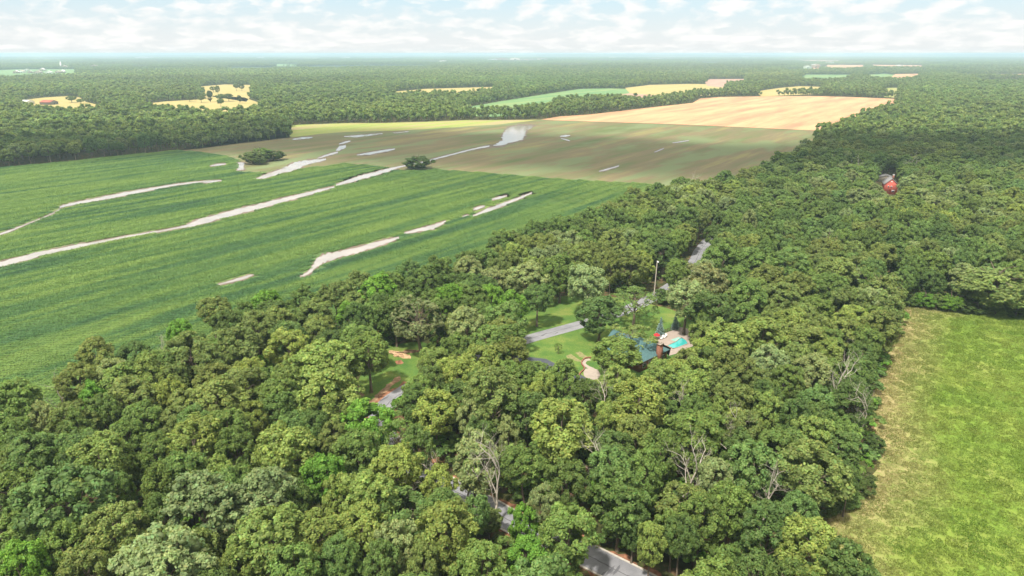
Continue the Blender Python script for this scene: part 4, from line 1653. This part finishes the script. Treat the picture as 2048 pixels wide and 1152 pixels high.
# --- the house with the teal roof
HA = math.atan2(182.8 - 173.6, 45.9 - 35.8)
HX, HY = 35.8 + 0.35 * (math.cos(HA) - math.sin(HA)), 173.6 + 0.35 * (math.sin(HA) + math.cos(HA))
house = thing('house', 'brick house with teal green shingled hip roof and tall chimney among the trees', 'house', (HX, HY, 0), HA)
HW, HD = 12.9, 12.3
part('wall', house, lambda a_: box(a_, (0, 0, 0), (HW, HD, 3.05)), M_BRICK)
part('roof', house, lambda a_: (hip_roof(a_, HW, HD, 3.25, 7.3, 5.4, 0.55)), M_TEAL)
part('fascia', house, lambda a_: (box(a_, (-.62, -.62, 2.92), (HW + .62, -.56, 3.2)), box(a_, (-.62, HD + .56, 2.92), (HW + .62, HD + .62, 3.2)),
                                  box(a_, (-.62, -.55, 2.92), (-.56, HD + .55, 3.2)), box(a_, (HW + .56, -.55, 2.92), (HW + .62, HD + .55, 3.2))), M_TRIM)
part('rear_wing_roof', house, lambda a_: (a_.add([[4.7, HD + 0.58, 3.3], [4.7, HD + 4.2, 3.3], [7.9, HD + 4.2, 6.0], [7.9, HD - 4.0, 6.0], [11.1, HD + 4.2, 3.3], [11.1, HD + .58, 3.3]], [[0, 3, 2, 1], [3, 5, 4, 2]]),
                                          a_.add([[4.7, HD + 4.2, 3.3], [11.1, HD + 4.2, 3.3], [7.9, HD + 4.2, 6.0]], [[0, 1, 2]])), M_TEAL)
part('rear_wing_wall', house, lambda a_: box(a_, (5.1, HD + 0.01, 0), (10.7, HD + 3.9, 3.2)), M_BRICK)
chim = part('chimney', house, lambda a_: (box(a_, (7.4, -1.25, 0), (8.9, -0.02, 6.4)), box(a_, (7.3, -1.35, 6.4), (9.0, .02, 6.65))), M_BRICK)
part('chimney_cap', chim, lambda a_: (box(a_, (7.25, -1.4, 6.65), (9.05, .07, 6.8)), box(a_, (7.9, -.95, 6.8), (8.5, -.4, 7.1))), M_CONC)
for wx_, ww in ((2.2, 1.6), (5.0, 1.6), (11.2, 1.4)):
    window(house, wx_, 0.0, 0.9, ww, 1.3)
for wy_ in (3.0, 7.0, 11.0):
    window(house, HW, wy_, 0.9, 1.6, 1.3, 1, 'y')
    window(house, 0.0, wy_, 0.9, 1.6, 1.3, -1, 'y')

# --- pool, deck, loungers, umbrella, rail fence, blue spruces
sheet('pool_deck', PL([(1306, 678), (1320, 670), (1362, 655), (1392, 662), (1392, 690), (1352, 708), (1338, 712), (1342, 697)]), 0.10, M_PATIO)
pool = thing('swimming_pool', 'turquoise swimming pool set in a pale deck beside the teal roofed house', 'pool', (*P(1352, 686), 0))
pb = PL([(1334, 692), (1351, 684.5), (1356, 680.5), (1363, 676.5), (1372, 681), (1376, 688), (1358, 695), (1346, 698)])
pc = np.array(P(1352, 686))
me = tri_poly(pb - pc, 0.14)
me.materials.append(M_POOL)
link('water', me, pool)
me = tri_poly(PL([(1341, 680.4), (1357, 674.8), (1362.5, 677), (1355.5, 681), (1350.5, 683.5)]) - pc, 0.15)
me.materials.append(M_POOLPALE)
link('shallow_shelf', me, pool)
a = Acc()
ringp = [(x, y, 0.16) for x, y in (pb - pc)]
tube(a, ringp + [ringp[0]], [0.16] * (len(ringp) + 1), 5, cap=False)
link('coping', a.mesh('coping', [M_CONC], color=False), pool)

lounger_lab = ['left one of the two white loungers side by side on the pool deck', 'right one of the two white loungers side by side on the pool deck']
for k, (px, py) in enumerate([(1324, 678), (1330, 675.5)]):
    x, y = P(px, py)
    L_ = thing('sun_lounger', lounger_lab[k], 'sun lounger', (x, y, 0.1), HA - 1.35, 'white loungers by the pool')
    part('seat', L_, lambda a_: (box(a_, (-.33, -1.0, .30), (.33, .35, .38))), M_WHITE)
    Mr = (np.array([[1, 0, 0], [0, math.cos(.8), -math.sin(.8)], [0, math.sin(.8), math.cos(.8)]]), np.array([0, .37, .33]))
    part('backrest', L_, lambda a_: box(a_, (-.33, 0, 0), (.33, .85, .08), 0, Mr), M_WHITE)
    for lx in (-.28, .24):
        for ly in (-.92, .25):
            part('leg', L_, lambda a_: box(a_, (lx, ly, 0), (lx + .05, ly + .05, .3)), M_WHITE)
um = thing('patio_umbrella', 'red patio umbrella beside the white loungers at the house corner', 'umbrella', (*P(1313, 678.5), 0.1), 0.4)
um.rotation_euler = (0.0, 0.0, 0.6)
um.scale = (0.65, 0.65, 0.8)
part('pole', um, lambda a_: tube(a_, [(0, 0, 0), (0, 0, 2.3)], [.03, .03]), M_WHITE)
ct_ = Acc()
seg8 = [(1.55 * math.cos(k * math.pi / 4), 1.55 * math.sin(k * math.pi / 4), 1.75) for k in range(8)]
ct_.add(seg8 + [(0, 0, 2.45)], [[k, (k + 1) % 8, 8] for k in range(8)])
ct_.add(seg8 + [(p[0], p[1], p[2] - .18) for p in seg8], [[k + 8, (k + 1) % 8 + 8, (k + 1) % 8, k] for k in range(8)])
link('canopy', ct_.mesh('canopy', [M_REDC], color=False), um)

f0, f1 = np.array(P(1309, 674)), np.array(P(1360, 656))
fl = float(np.linalg.norm(f1 - f0))
fen = thing('rail_fence', 'dark brown metal rail fence along the back of the pool deck', 'fence', (*f0, 0.0), math.atan2(*(f1 - f0)[::-1]))
nb = 10
for k in range(nb + 1):
    xx_ = fl * k / nb
    part('post', fen, lambda a_: box(a_, (xx_ - .05, -.05, 0), (xx_ + .05, .05, 1.45)), M_METAL)
part('rail', fen, lambda a_: (box(a_, (0, -.02, 1.28), (fl, .02, 1.36))), M_METAL)
part('rail', fen, lambda a_: (box(a_, (0, -.02, .25), (fl, .02, .32))), M_METAL)
part('pickets', fen, lambda a_: [box(a_, (x_, -.012, .32), (x_ + .03, .012, 1.28)) for x_ in np.arange(.12, fl, .2)], M_METAL)

M_SPR = leaf_material("spruce_needles", 0.08, 0.6)


def spruce(px, py, h, lab):
    rg = np.random.default_rng(int(px))
    a_ = Acc()
    C_, N_, S_ = [], [], []
    for lev in np.linspace(0.06, 0.98, 17):
        rad = (1 - lev) * h * 0.27 + 0.08
        nbr = max(5, int(14 * (1 - lev) + 4))
        for b_ in range(nbr):
            th = rg.random() * 6.28
            for q in np.linspace(0.15, 1, 8):
                r_ = rad * q * (0.85 + .3 * rg.random())
                C_.append((r_ * math.cos(th), r_ * math.sin(th), lev * h - 0.12 * r_ + rg.normal() * .05))
                N_.append((rg.normal() * .5, rg.normal() * .5, .8))
                S_.append(0.11 + .05 * rg.random())
    v, f = quads_from(np.array(C_), np.array(N_), np.array(S_), rg)
    a_.add(v, f)
    t_ = thing('spruce_tree', lab, 'spruce', (*P(px, py), 0), 0, 'blue spruces behind the pool')
    c_ = link('crown', a_.mesh('needles', [M_SPR]), t_)
    c_['leaf_tint'] = [0.24, 0.34, 0.33]
    part('trunk', t_, lambda q_: tube(q_, [(0, 0, -.1), (0, 0, h * .95)], [.12, .02]), M_BARK)


spruce(1320, 671, 6.2, 'blue-grey spruce nearer the teal roof, behind the loungers')
spruce(1350, 659, 5.6, 'blue-grey spruce behind the fence above the pool')

# --- drive, front patio, garden wall
sheet('driveway', PL([(1000, 706), (1040, 712), (1092, 718), (1112, 728), (1150, 742), (1172, 756), (1165, 770), (1120, 756), (1080, 740), (1030, 728), (985, 718)]), 0.045, M_DRIVE)
sheet('patio', rough_outline(PL([(1170, 738), (1182, 736), (1196, 740), (1201, 749), (1198, 757), (1188, 760), (1176, 758), (1168, 752), (1167, 746)]), 0.2, RNG, 1.0), 0.06, M_CONC)
walk = catmull([P(*p) for p in [(1186, 738), (1174, 733), (1167, 727), (1171, 721), (1180, 719)]], 6)
ribbon_obj('path', walk, 1.3, 0.052, M_CONC)
gw = thing('garden_wall', 'low curved brick edging round the pale front patio', 'wall', (*P(1178, 748), 0))
go_ = np.array(P(1178, 748))
arc = catmull([P(*p) for p in [(1156, 760), (1160, 748), (1169, 738), (1163, 727), (1170, 718), (1182, 716)]], 6) - go_
v, f = ribbon(arc, 0.3, 0.42)
v2 = v.copy()
v2[:, 2] = 0
n_ = len(v)
a = Acc()
a.add(v, f)
sd = []
for i in range(0, n_ - 2, 2):
    sd += [[i, i + 2, i + 2 + n_, i + n_], [i + 1, i + 1 + n_, i + 3 + n_, i + 3]]
a.add(np.vstack([v, v2]), sd)
link('brick_course', a.mesh('brick_course', [M_BRICK], color=False), gw)
for pl_ in ([(1150, 706), (1160, 703), (1176, 716), (1168, 720)], [(1132, 712), (1142, 708), (1164, 724), (1150, 722)]):
    sheet('bare_earth', rough_outline(PL(pl_), 0.7, RNG, 1.2), 0.032, plain("dry_lawn_patch", (0.21, 0.20, 0.09), 0.95, 0.1, 0.3, 1.5))

# --- utility pole
ux_, uy_ = P(1308, 592)
up = thing('utility_pole', 'tall pale wooden pole with white lamp head above the trees behind the road', 'utility pole', (ux_, uy_, 0), 0.2)
part('pole', up, lambda a_: tube(a_, [(0, 0, 0), (0.35, 0.1, 13.6)], [.24, .16], 8), M_POLE)
part('lamp_head', up, lambda a_: (tube(a_, [(0.34, 0.05, 12.7), (0.30, -.25, 13.15), (.28, -.6, 13.3)], [.05, .05, .05]), box(a_, (0.0, -1.0, 13.1), (.55, -.5, 13.55))), M_WHITE)

# --- cut logs in the left clearing
def log_pile(px, py, n, L0, spread, ang, lab, mat, r0=.16):
    rg = np.random.default_rng(int(px))
    t_ = thing('log_pile', lab, 'log pile', (*P(px, py), 0), ang)
    for k in range(n):
        a_ = Acc()
        off = np.array([rg.normal() * spread, rg.normal() * .5, r0 + (k % 3) * r0 * .8])
        an = rg.normal() * .35
        L_ = L0 * rg.uniform(.5, 1)
        d_ = np.array([math.cos(an), math.sin(an), rg.normal() * .03]) * L_ / 2
        tube(a_, [off - d_, off + np.array([0, 0, .05]), off + d_], [r0, r0 * .95, r0 * .7], 7)
        link('log', a_.mesh('log', [mat], color=False), t_)


log_pile(795, 710, 12, 4.2, 1.4, -0.45, 'scattered pale cut logs on the grass of the small clearing', M_LOG)
log_pile(818, 704, 14, 3.6, 1.6, 0.15, 'stacked brown brushwood beside the bare trunk in the clearing', plain("brown_brushwood", (0.27, 0.17, 0.11), 0.95, 0.1, 0.3, 2.0), .13)
sheet('bare_earth', rough_outline(PL([(776, 703), (798, 703), (820, 710), (822, 717), (806, 717), (786, 712)]), 0.9, RNG, 1.2), 0.031, plain("raw_earth", (0.50, 0.33, 0.19), 0.95, 0.1, 0.3, 1.2))
sheet('bare_earth', rough_outline(PL([(790, 722), (803, 720), (808, 726), (794, 729)]), 0.6, RNG, 1.0), 0.029, M_CLAY)
sheet('bare_earth', rough_outline(PL([(742, 800), (760, 782), (785, 762), (800, 752), (802, 758), (780, 776), (756, 800), (736, 822), (728, 820)]), 1.0, RNG, 1.2), 0.033, plain("brown_earth", (0.27, 0.17, 0.10), 0.95, 0.1, 0.35, 1.0))
sheet('bare_earth', rough_outline(PL([(700, 800), (716, 770), (730, 778), (724, 800), (706, 812)]), 1.0, RNG, 1.2), 0.034, plain("litter_earth", (0.24, 0.16, 0.10), 0.95, 0.1, 0.35, 1.0))

# --- red house in the far wood
RA = -0.36
rh = thing('red_house', 'red gabled house with white window trim standing among dark trees', 'house', (*P(1766, 388), 0), RA)
part('wall', rh, lambda a_: gable_walls(a_, 7.6, 11, 6.4, 10.0), M_REDW)
part('roof', rh, lambda a_: gable_roof(a_, 7.6, 11, 6.4, 10.0, .45, .22), M_GREYR)
chm = part('chimney', rh, lambda a_: box(a_, (4.6, 6.0, 8.5), (5.6, 7.0, 11.4)), M_BRICK)
part('chimney_cap', chm, lambda a_: box(a_, (4.5, 5.9, 11.4), (5.7, 7.1, 11.6)), M_WHITE)
for wx_, wz in ((2.3, 4.4), (4.0, 4.4)):
    window(rh, wx_, 0, wz, .75, 1.1)
window(rh, 5.3, 0, 1.6, 1.5, 1.2)
part('gable_vent', rh, lambda a_: box(a_, (3.3, -.06, 7.7), (4.3, 0.0, 8.3)), M_WHITE)
sh_ = thing('shed', 'low pale roofed shed behind the red house', 'shed', (*P(1757, 364), 0), RA)
part('wall', sh_, lambda a_: gable_walls(a_, 9, 7, 3.6, 4.8), M_SIDING)
part('roof', sh_, lambda a_: gable_roof(a_, 9, 7, 3.6, 4.8, .4, .2), M_GREYR)


# --- farm buildings, town and far white buildings
def shed_building(name, lab, cat, px, py, w_, d_, h_, rise, ang, wallm, roofm, group=None, doors=1, zbase=0.0):
    x, y = P(px, py, zbase)
    t_ = thing(name, lab, cat, (x, y, 0), ang, group)
    part('wall', t_, lambda a_: gable_walls(a_, w_, d_, h_, h_ + rise), wallm)
    part('roof', t_, lambda a_: gable_roof(a_, w_, d_, h_, h_ + rise, .03 * w_, .02 * w_), roofm)
    for k in range(doors):
        cx_ = w_ * (k + 1) / (doors + 1)
        part('door', t_, lambda a_: box(a_, (cx_ - w_ * .07, -.12, 0), (cx_ + w_ * .07, 0, h_ * .7)), M_GLASS)
    return t_


shed_building('barn', 'long white roofed barn at the left edge of the dry pasture', 'barn', 54, 209, 18, 26, 4.5, 2.5, 1.45, M_WHITE, M_WHITE)
shed_building('barn', 'barn with rusty red roof in the dry pasture beside the wood', 'barn', 101, 210, 17, 22, 4.5, 3, 1.35, M_GREYR, M_RUST)
TOWN = [(26, 147, 24, 'tan house at the left end of the far green settlement'), (36, 146, 34, 'wide white building second from the left in the far settlement'),
        (55, 147, 22, 'small beige house in the middle left of the far settlement'), (68, 147.5, 34, 'largest white building in the middle of the far settlement'),
        (90, 148, 30, 'pinkish white building right of the middle of the far settlement'), (110, 147, 24, 'beige house near the right end of the far settlement'),
        (120, 146, 22, 'cream gabled house at the right end of the far settlement'), (48, 142.5, 26, 'long low pale building behind the far settlement houses'), (78, 142, 30, 'second long low pale building behind the far settlement houses')]
for k, (px, py, w_, lab) in enumerate(TOWN):
    shed_building('town_building', lab, 'building', px, py, w_, 14, 7, 6, [0.2, -.3, .5, -.1, .3][k % 5], [M_SIDING, M_WHITE, M_SIDING][k % 3], [M_WHITE, M_SIDING, M_WHITE, M_CONC][k % 4], 'pale buildings of the far settlement', doors=2)
chc = shed_building('church', 'pale pink church with a white steeple beyond the far settlement', 'church', 119, 138.4, 44, 24, 12, 9, .15, M_SIDING, M_CONC, doors=3)
part('steeple', chc, lambda a_: (box(a_, (4, 6, 12.1), (10, 12, 30)), a_.add([[4, 6, 30], [10, 6, 30], [10, 12, 30], [4, 12, 30], [7, 9, 46]], [[0, 1, 4], [1, 2, 4], [2, 3, 4], [3, 0, 4]])), M_WHITE)
WARE = [(187, 135.0, 40), (282, 117.6, 170), (300, 116.4, 110), (436, 112.6, 260), (455, 111.8, 200), (520, 117, 120), (556, 116, 90), (690, 117.2, 140), (748, 117.5, 160), (790, 116.2, 110), (886, 124.2, 70), (985, 122.0, 100),
        (1003, 120.6, 150), (1030, 119.5, 120), (1085, 120.4, 130), (1225, 117, 120), (1262, 115.5, 90), (1492, 115, 120), (272, 147.5, 26), (306, 148, 18), (1616, 136, 40), (1632, 133.5, 50), (1660, 127, 60), (1704, 162.5, 16), (1757, 159.0, 16), (1800, 135, 40), (20, 111.8, 300), (8, 110.8, 300), (600, 112, 260), (880, 112.5, 200)]
for k, (px, py, w_) in enumerate(WARE):
    x, y = P(px, py, 8.0)
    big = w_ > 35
    lab = 'tiny white %s in the hazy woods, %d%% across and %d%% down the photo' % ('warehouse' if big else 'farmhouse', round(px / 20.48), round(py / 11.52))
    if lab in used_labels:
        lab = lab.replace('tiny', 'further tiny')
    used_labels.add(lab)
    hgt = 15 + 0.07 * w_ if big else 9
    shed_building('warehouse' if big else 'farmhouse', lab, 'building', px - w_ * FPX / Q(x, y, 0)[2] / 2, py, w_, max(12, w_ * .4), hgt, hgt * .25, 0.0 if big else .3, M_WHITE if k % 3 else M_SIDING, M_WHITE if k % 2 else M_CONC,
                  'distant white buildings below the horizon', doors=1, zbase=8.0)
x, y = P(157, 112.6)
wt = thing('water_tower', 'white ball shaped water tower in the blue distance on the left', 'water tower', (x, y, 0))
wk = 1.0
part('tank', wt, lambda a_: a_.add(ICO2[0] * np.array([26, 26, 20]) + np.array([0, 0, 62]), ICO2[1]), M_WHITE)
part('shaft', wt, lambda a_: tube(a_, [(0, 0, 0), (0, 0, 48)], [7, 5], 8), M_WHITE)

# --- trees standing in the open
def open_tree(px, py, hpx, wpx, tone, var, lab, group=None, drop=0.0, name='broadleaf_tree', cat='tree'):
    x, y = P(px, py)
    ppm = FPX / Q(x, y, 0)[2]
    r_, h_ = wpx / ppm / 2, hpx / ppm
    t_ = thing(name, lab, cat, (x, y, 0), RND.uniform(0, 6.28), group)
    t_.scale = (r_ / STD_R, r_ / STD_R, h_ / STD_H)
    link('trunk', TRUNKS[var], t_)
    c_ = link('crown', CROWNS[var], t_, (0, 0, -drop))
    c_['leaf_tint'] = [q_ * (0.72 if tone == 'D' else 0.85 if py > 300 else 1.0) for q_ in tint_of(tone, RND)]


open_tree(836, 338, 36, 54, 'D', 0, 'lone dark spreading tree at the corner of the crop field beside the stream', None, 4.0)
open_tree(506, 328, 34, 40, 'O', 0, 'left front olive bush of the clump in the middle of the field', 'clump of bushes in the field', 3.5, 'bush', 'bush')
open_tree(525, 323, 36, 40, 'G', 4, 'tallest bush in the centre of the clump in the field', 'clump of bushes in the field', 3.5, 'bush', 'bush')
open_tree(547, 321, 28, 40, 'D', 1, 'dark low bush at the right end of the clump in the field', 'clump of bushes in the field', 3.5, 'bush', 'bush')
open_tree(520, 329, 20, 26, 'D', 7, 'small low bush at the front of the clump in the field', 'clump of bushes in the field', 3.5, 'bush', 'bush')
for px, py, h_, w_, tn, lab in [(1822, 612, 34, 36, 'G', 'green bush at the top left corner of the meadow'), (1846, 614, 44, 40, 'B', 'bright green bush by the meadow top edge, second from its left corner'),
        (1872, 617, 40, 38, 'G', 'third green bush along the top edge of the meadow'), (1898, 621, 46, 42, 'B', 'bright bush just left of the huge round oak above the meadow'),
        (1925, 624, 34, 40, 'D', 'dark bush under the left side of the huge round oak'), (1955, 627, 26, 40, 'D', 'dark bush under the middle of the huge round oak'),
        (1990, 630, 26, 44, 'G', 'green bush under the right side of the huge round oak'), (2030, 633, 30, 50, 'D', 'dark bush by the meadow at the right edge of the photo'),
        (1716, 985, 60, 60, 'D', 'dark low bush at the corner where the wood juts into the meadow'), (1745, 905, 50, 40, 'D', 'dark low bush below the dead trees beside the meadow'), (1684, 1012, 56, 64, 'G', 'green bush under the edge trees where the meadow cuts in at the lower right'),
        (1650, 1022, 46, 56, 'D', 'dark bush in the inner corner of the lower right meadow edge')]:
    open_tree(px, py, h_, w_, tn, RND.randrange(8), lab, 'bushes along the meadow edge', 4.2, 'bush', 'bush')
PAST = [(380, 203.5, 14, 15, 'O', 'round tree at the left of the dry pasture, beside the wood'), (403, 205.5, 16, 13, 'O', 'second tree from the left in the dry pasture'),
        (421.5, 204.5, 25, 11, 'D', 'tall thin tree in the middle of the dry pasture'), (427, 184.5, 12, 13, 'O', 'round tree on the far side of the dry pasture'),
        (436, 189, 17, 9, 'O', 'narrow tree between the two rows of pasture trees'), (443, 203.5, 16, 17, 'G', 'left crown of the wide pasture tree pair'), (458, 203, 16, 17, 'D', 'right crown of the wide pasture tree pair'),
        (442, 213.5, 17, 13, 'G', 'pale green tree nearest the near edge of the dry pasture'), (480, 206.5, 15, 9, 'D', 'small upright tree alone at the right of the dry pasture'),
        (473, 182, 16, 11, 'O', 'left tree of the pair on the tan upper pasture'), (484, 182, 14, 11, 'D', 'right tree of the pair on the tan upper pasture'), (144, 205.5, 14, 18, 'G', 'spreading tree in the left pasture beside the rusty barn'),
        (162, 208, 11, 14, 'G', 'low round tree at the right corner of the left pasture')]
for px, py, h_, w_, tn, lab in PAST:
    open_tree(px, py, h_, w_, tn, RND.randrange(8), lab, 'trees standing in the dry pastures')


# ------------------------------------------------------------------ fair-weather clouds overhead (out of the frame), they shade parts of the land
def cloud_material():
    m, t = material("cloud_vapour")
    pos = t.n('ShaderNodeTexCoord').outputs['Object']
    n_ = t.noise(pos, 3.2, 5, 0.6)
    ln = t.n('ShaderNodeVectorMath', operation='LENGTH')
    flat = t.n('ShaderNodeVectorMath', operation='MULTIPLY')
    t.link(pos, flat.inputs[0])
    flat.inputs[1].default_value = (1, 1, 0)
    t.link(flat.outputs[0], ln.inputs[0])
    edge = t.math('SUBTRACT', 1.0, ln.outputs['Value'])
    k = t.ramp(t.math('ADD', t.math('MULTIPLY', edge, 1.3), t.math('MULTIPLY', t.math('SUBTRACT', n_, 0.5), 0.9)), [(0.02, 0.0), (0.34, 0.74)])
    d = t.n('ShaderNodeBsdfTranslucent')
    d.inputs[0].default_value = (0.9, 0.9, 0.9, 1)
    tr = t.n('ShaderNodeBsdfTransparent')
    mx = t.n('ShaderNodeMixShader', i_0=k)
    t.link(tr.outputs[0], mx.inputs[1])
    t.link(d.outputs[0], mx.inputs[2])
    o = t.n('ShaderNodeOutputMaterial')
    t.link(mx.outputs[0], o.inputs[0])
    return m


M_CLOUD = cloud_material()
CLOUD_H = 620.0
CLOUDS = [(250, 290, 360, 125, 0.42), (1010, 296, 290, 135, -0.25), (1780, 318, 330, 120, 0.1)]
cv, cf = ico_unit(4)
for i, (px, py, rx, ry, rot) in enumerate(CLOUDS):
    gxy = P(px, py)
    off = SUN_DIR * (CLOUD_H / SUN_DIR.z)
    rg = np.random.default_rng(400 + i)
    v = cv.copy()
    bump = 1 + 0.12 * np.sin(v[:, 0] * 7 + i) * np.sin(v[:, 1] * 6 + 2 * i) + 0.05 * np.sin(v[:, 0] * 17) * np.sin(v[:, 1] * 15 + v[:, 2] * 13)
    v = v * bump[:, None]
    v[:, 2] = np.where(v[:, 2] < 0, v[:, 2] * 0.35, v[:, 2])
    a = Acc()
    a.add(v, cf)
    o = link('cloud', a.mesh('cloud', [M_CLOUD], smooth=True, color=False), None, (gxy[0] + off.x, gxy[1] + off.y, CLOUD_H), rot, kind='structure')
    o.scale = (rx, ry, 45)

# ------------------------------------------------------------------ haze
hz_m = bpy.data.materials.new("haze")
hz_m.use_nodes = True
t = NT(hz_m.node_tree)
pv = t.n('ShaderNodeVolumePrincipled')
pv.inputs['Color'].default_value = (0.62, 0.82, 0.98, 1)
pv.inputs['Density'].default_value = 0.000118
pv.inputs['Anisotropy'].default_value = 0.1
o = t.n('ShaderNodeOutputMaterial')
t.link(pv.outputs[0], o.inputs['Volume'])
a = Acc()
box(a, (-R - 500, -3600, -4.0), (R + 500, R * 1.2 + 500, 92.0))
link('haze', a.mesh('haze', [hz_m], color=False), kind='stuff')
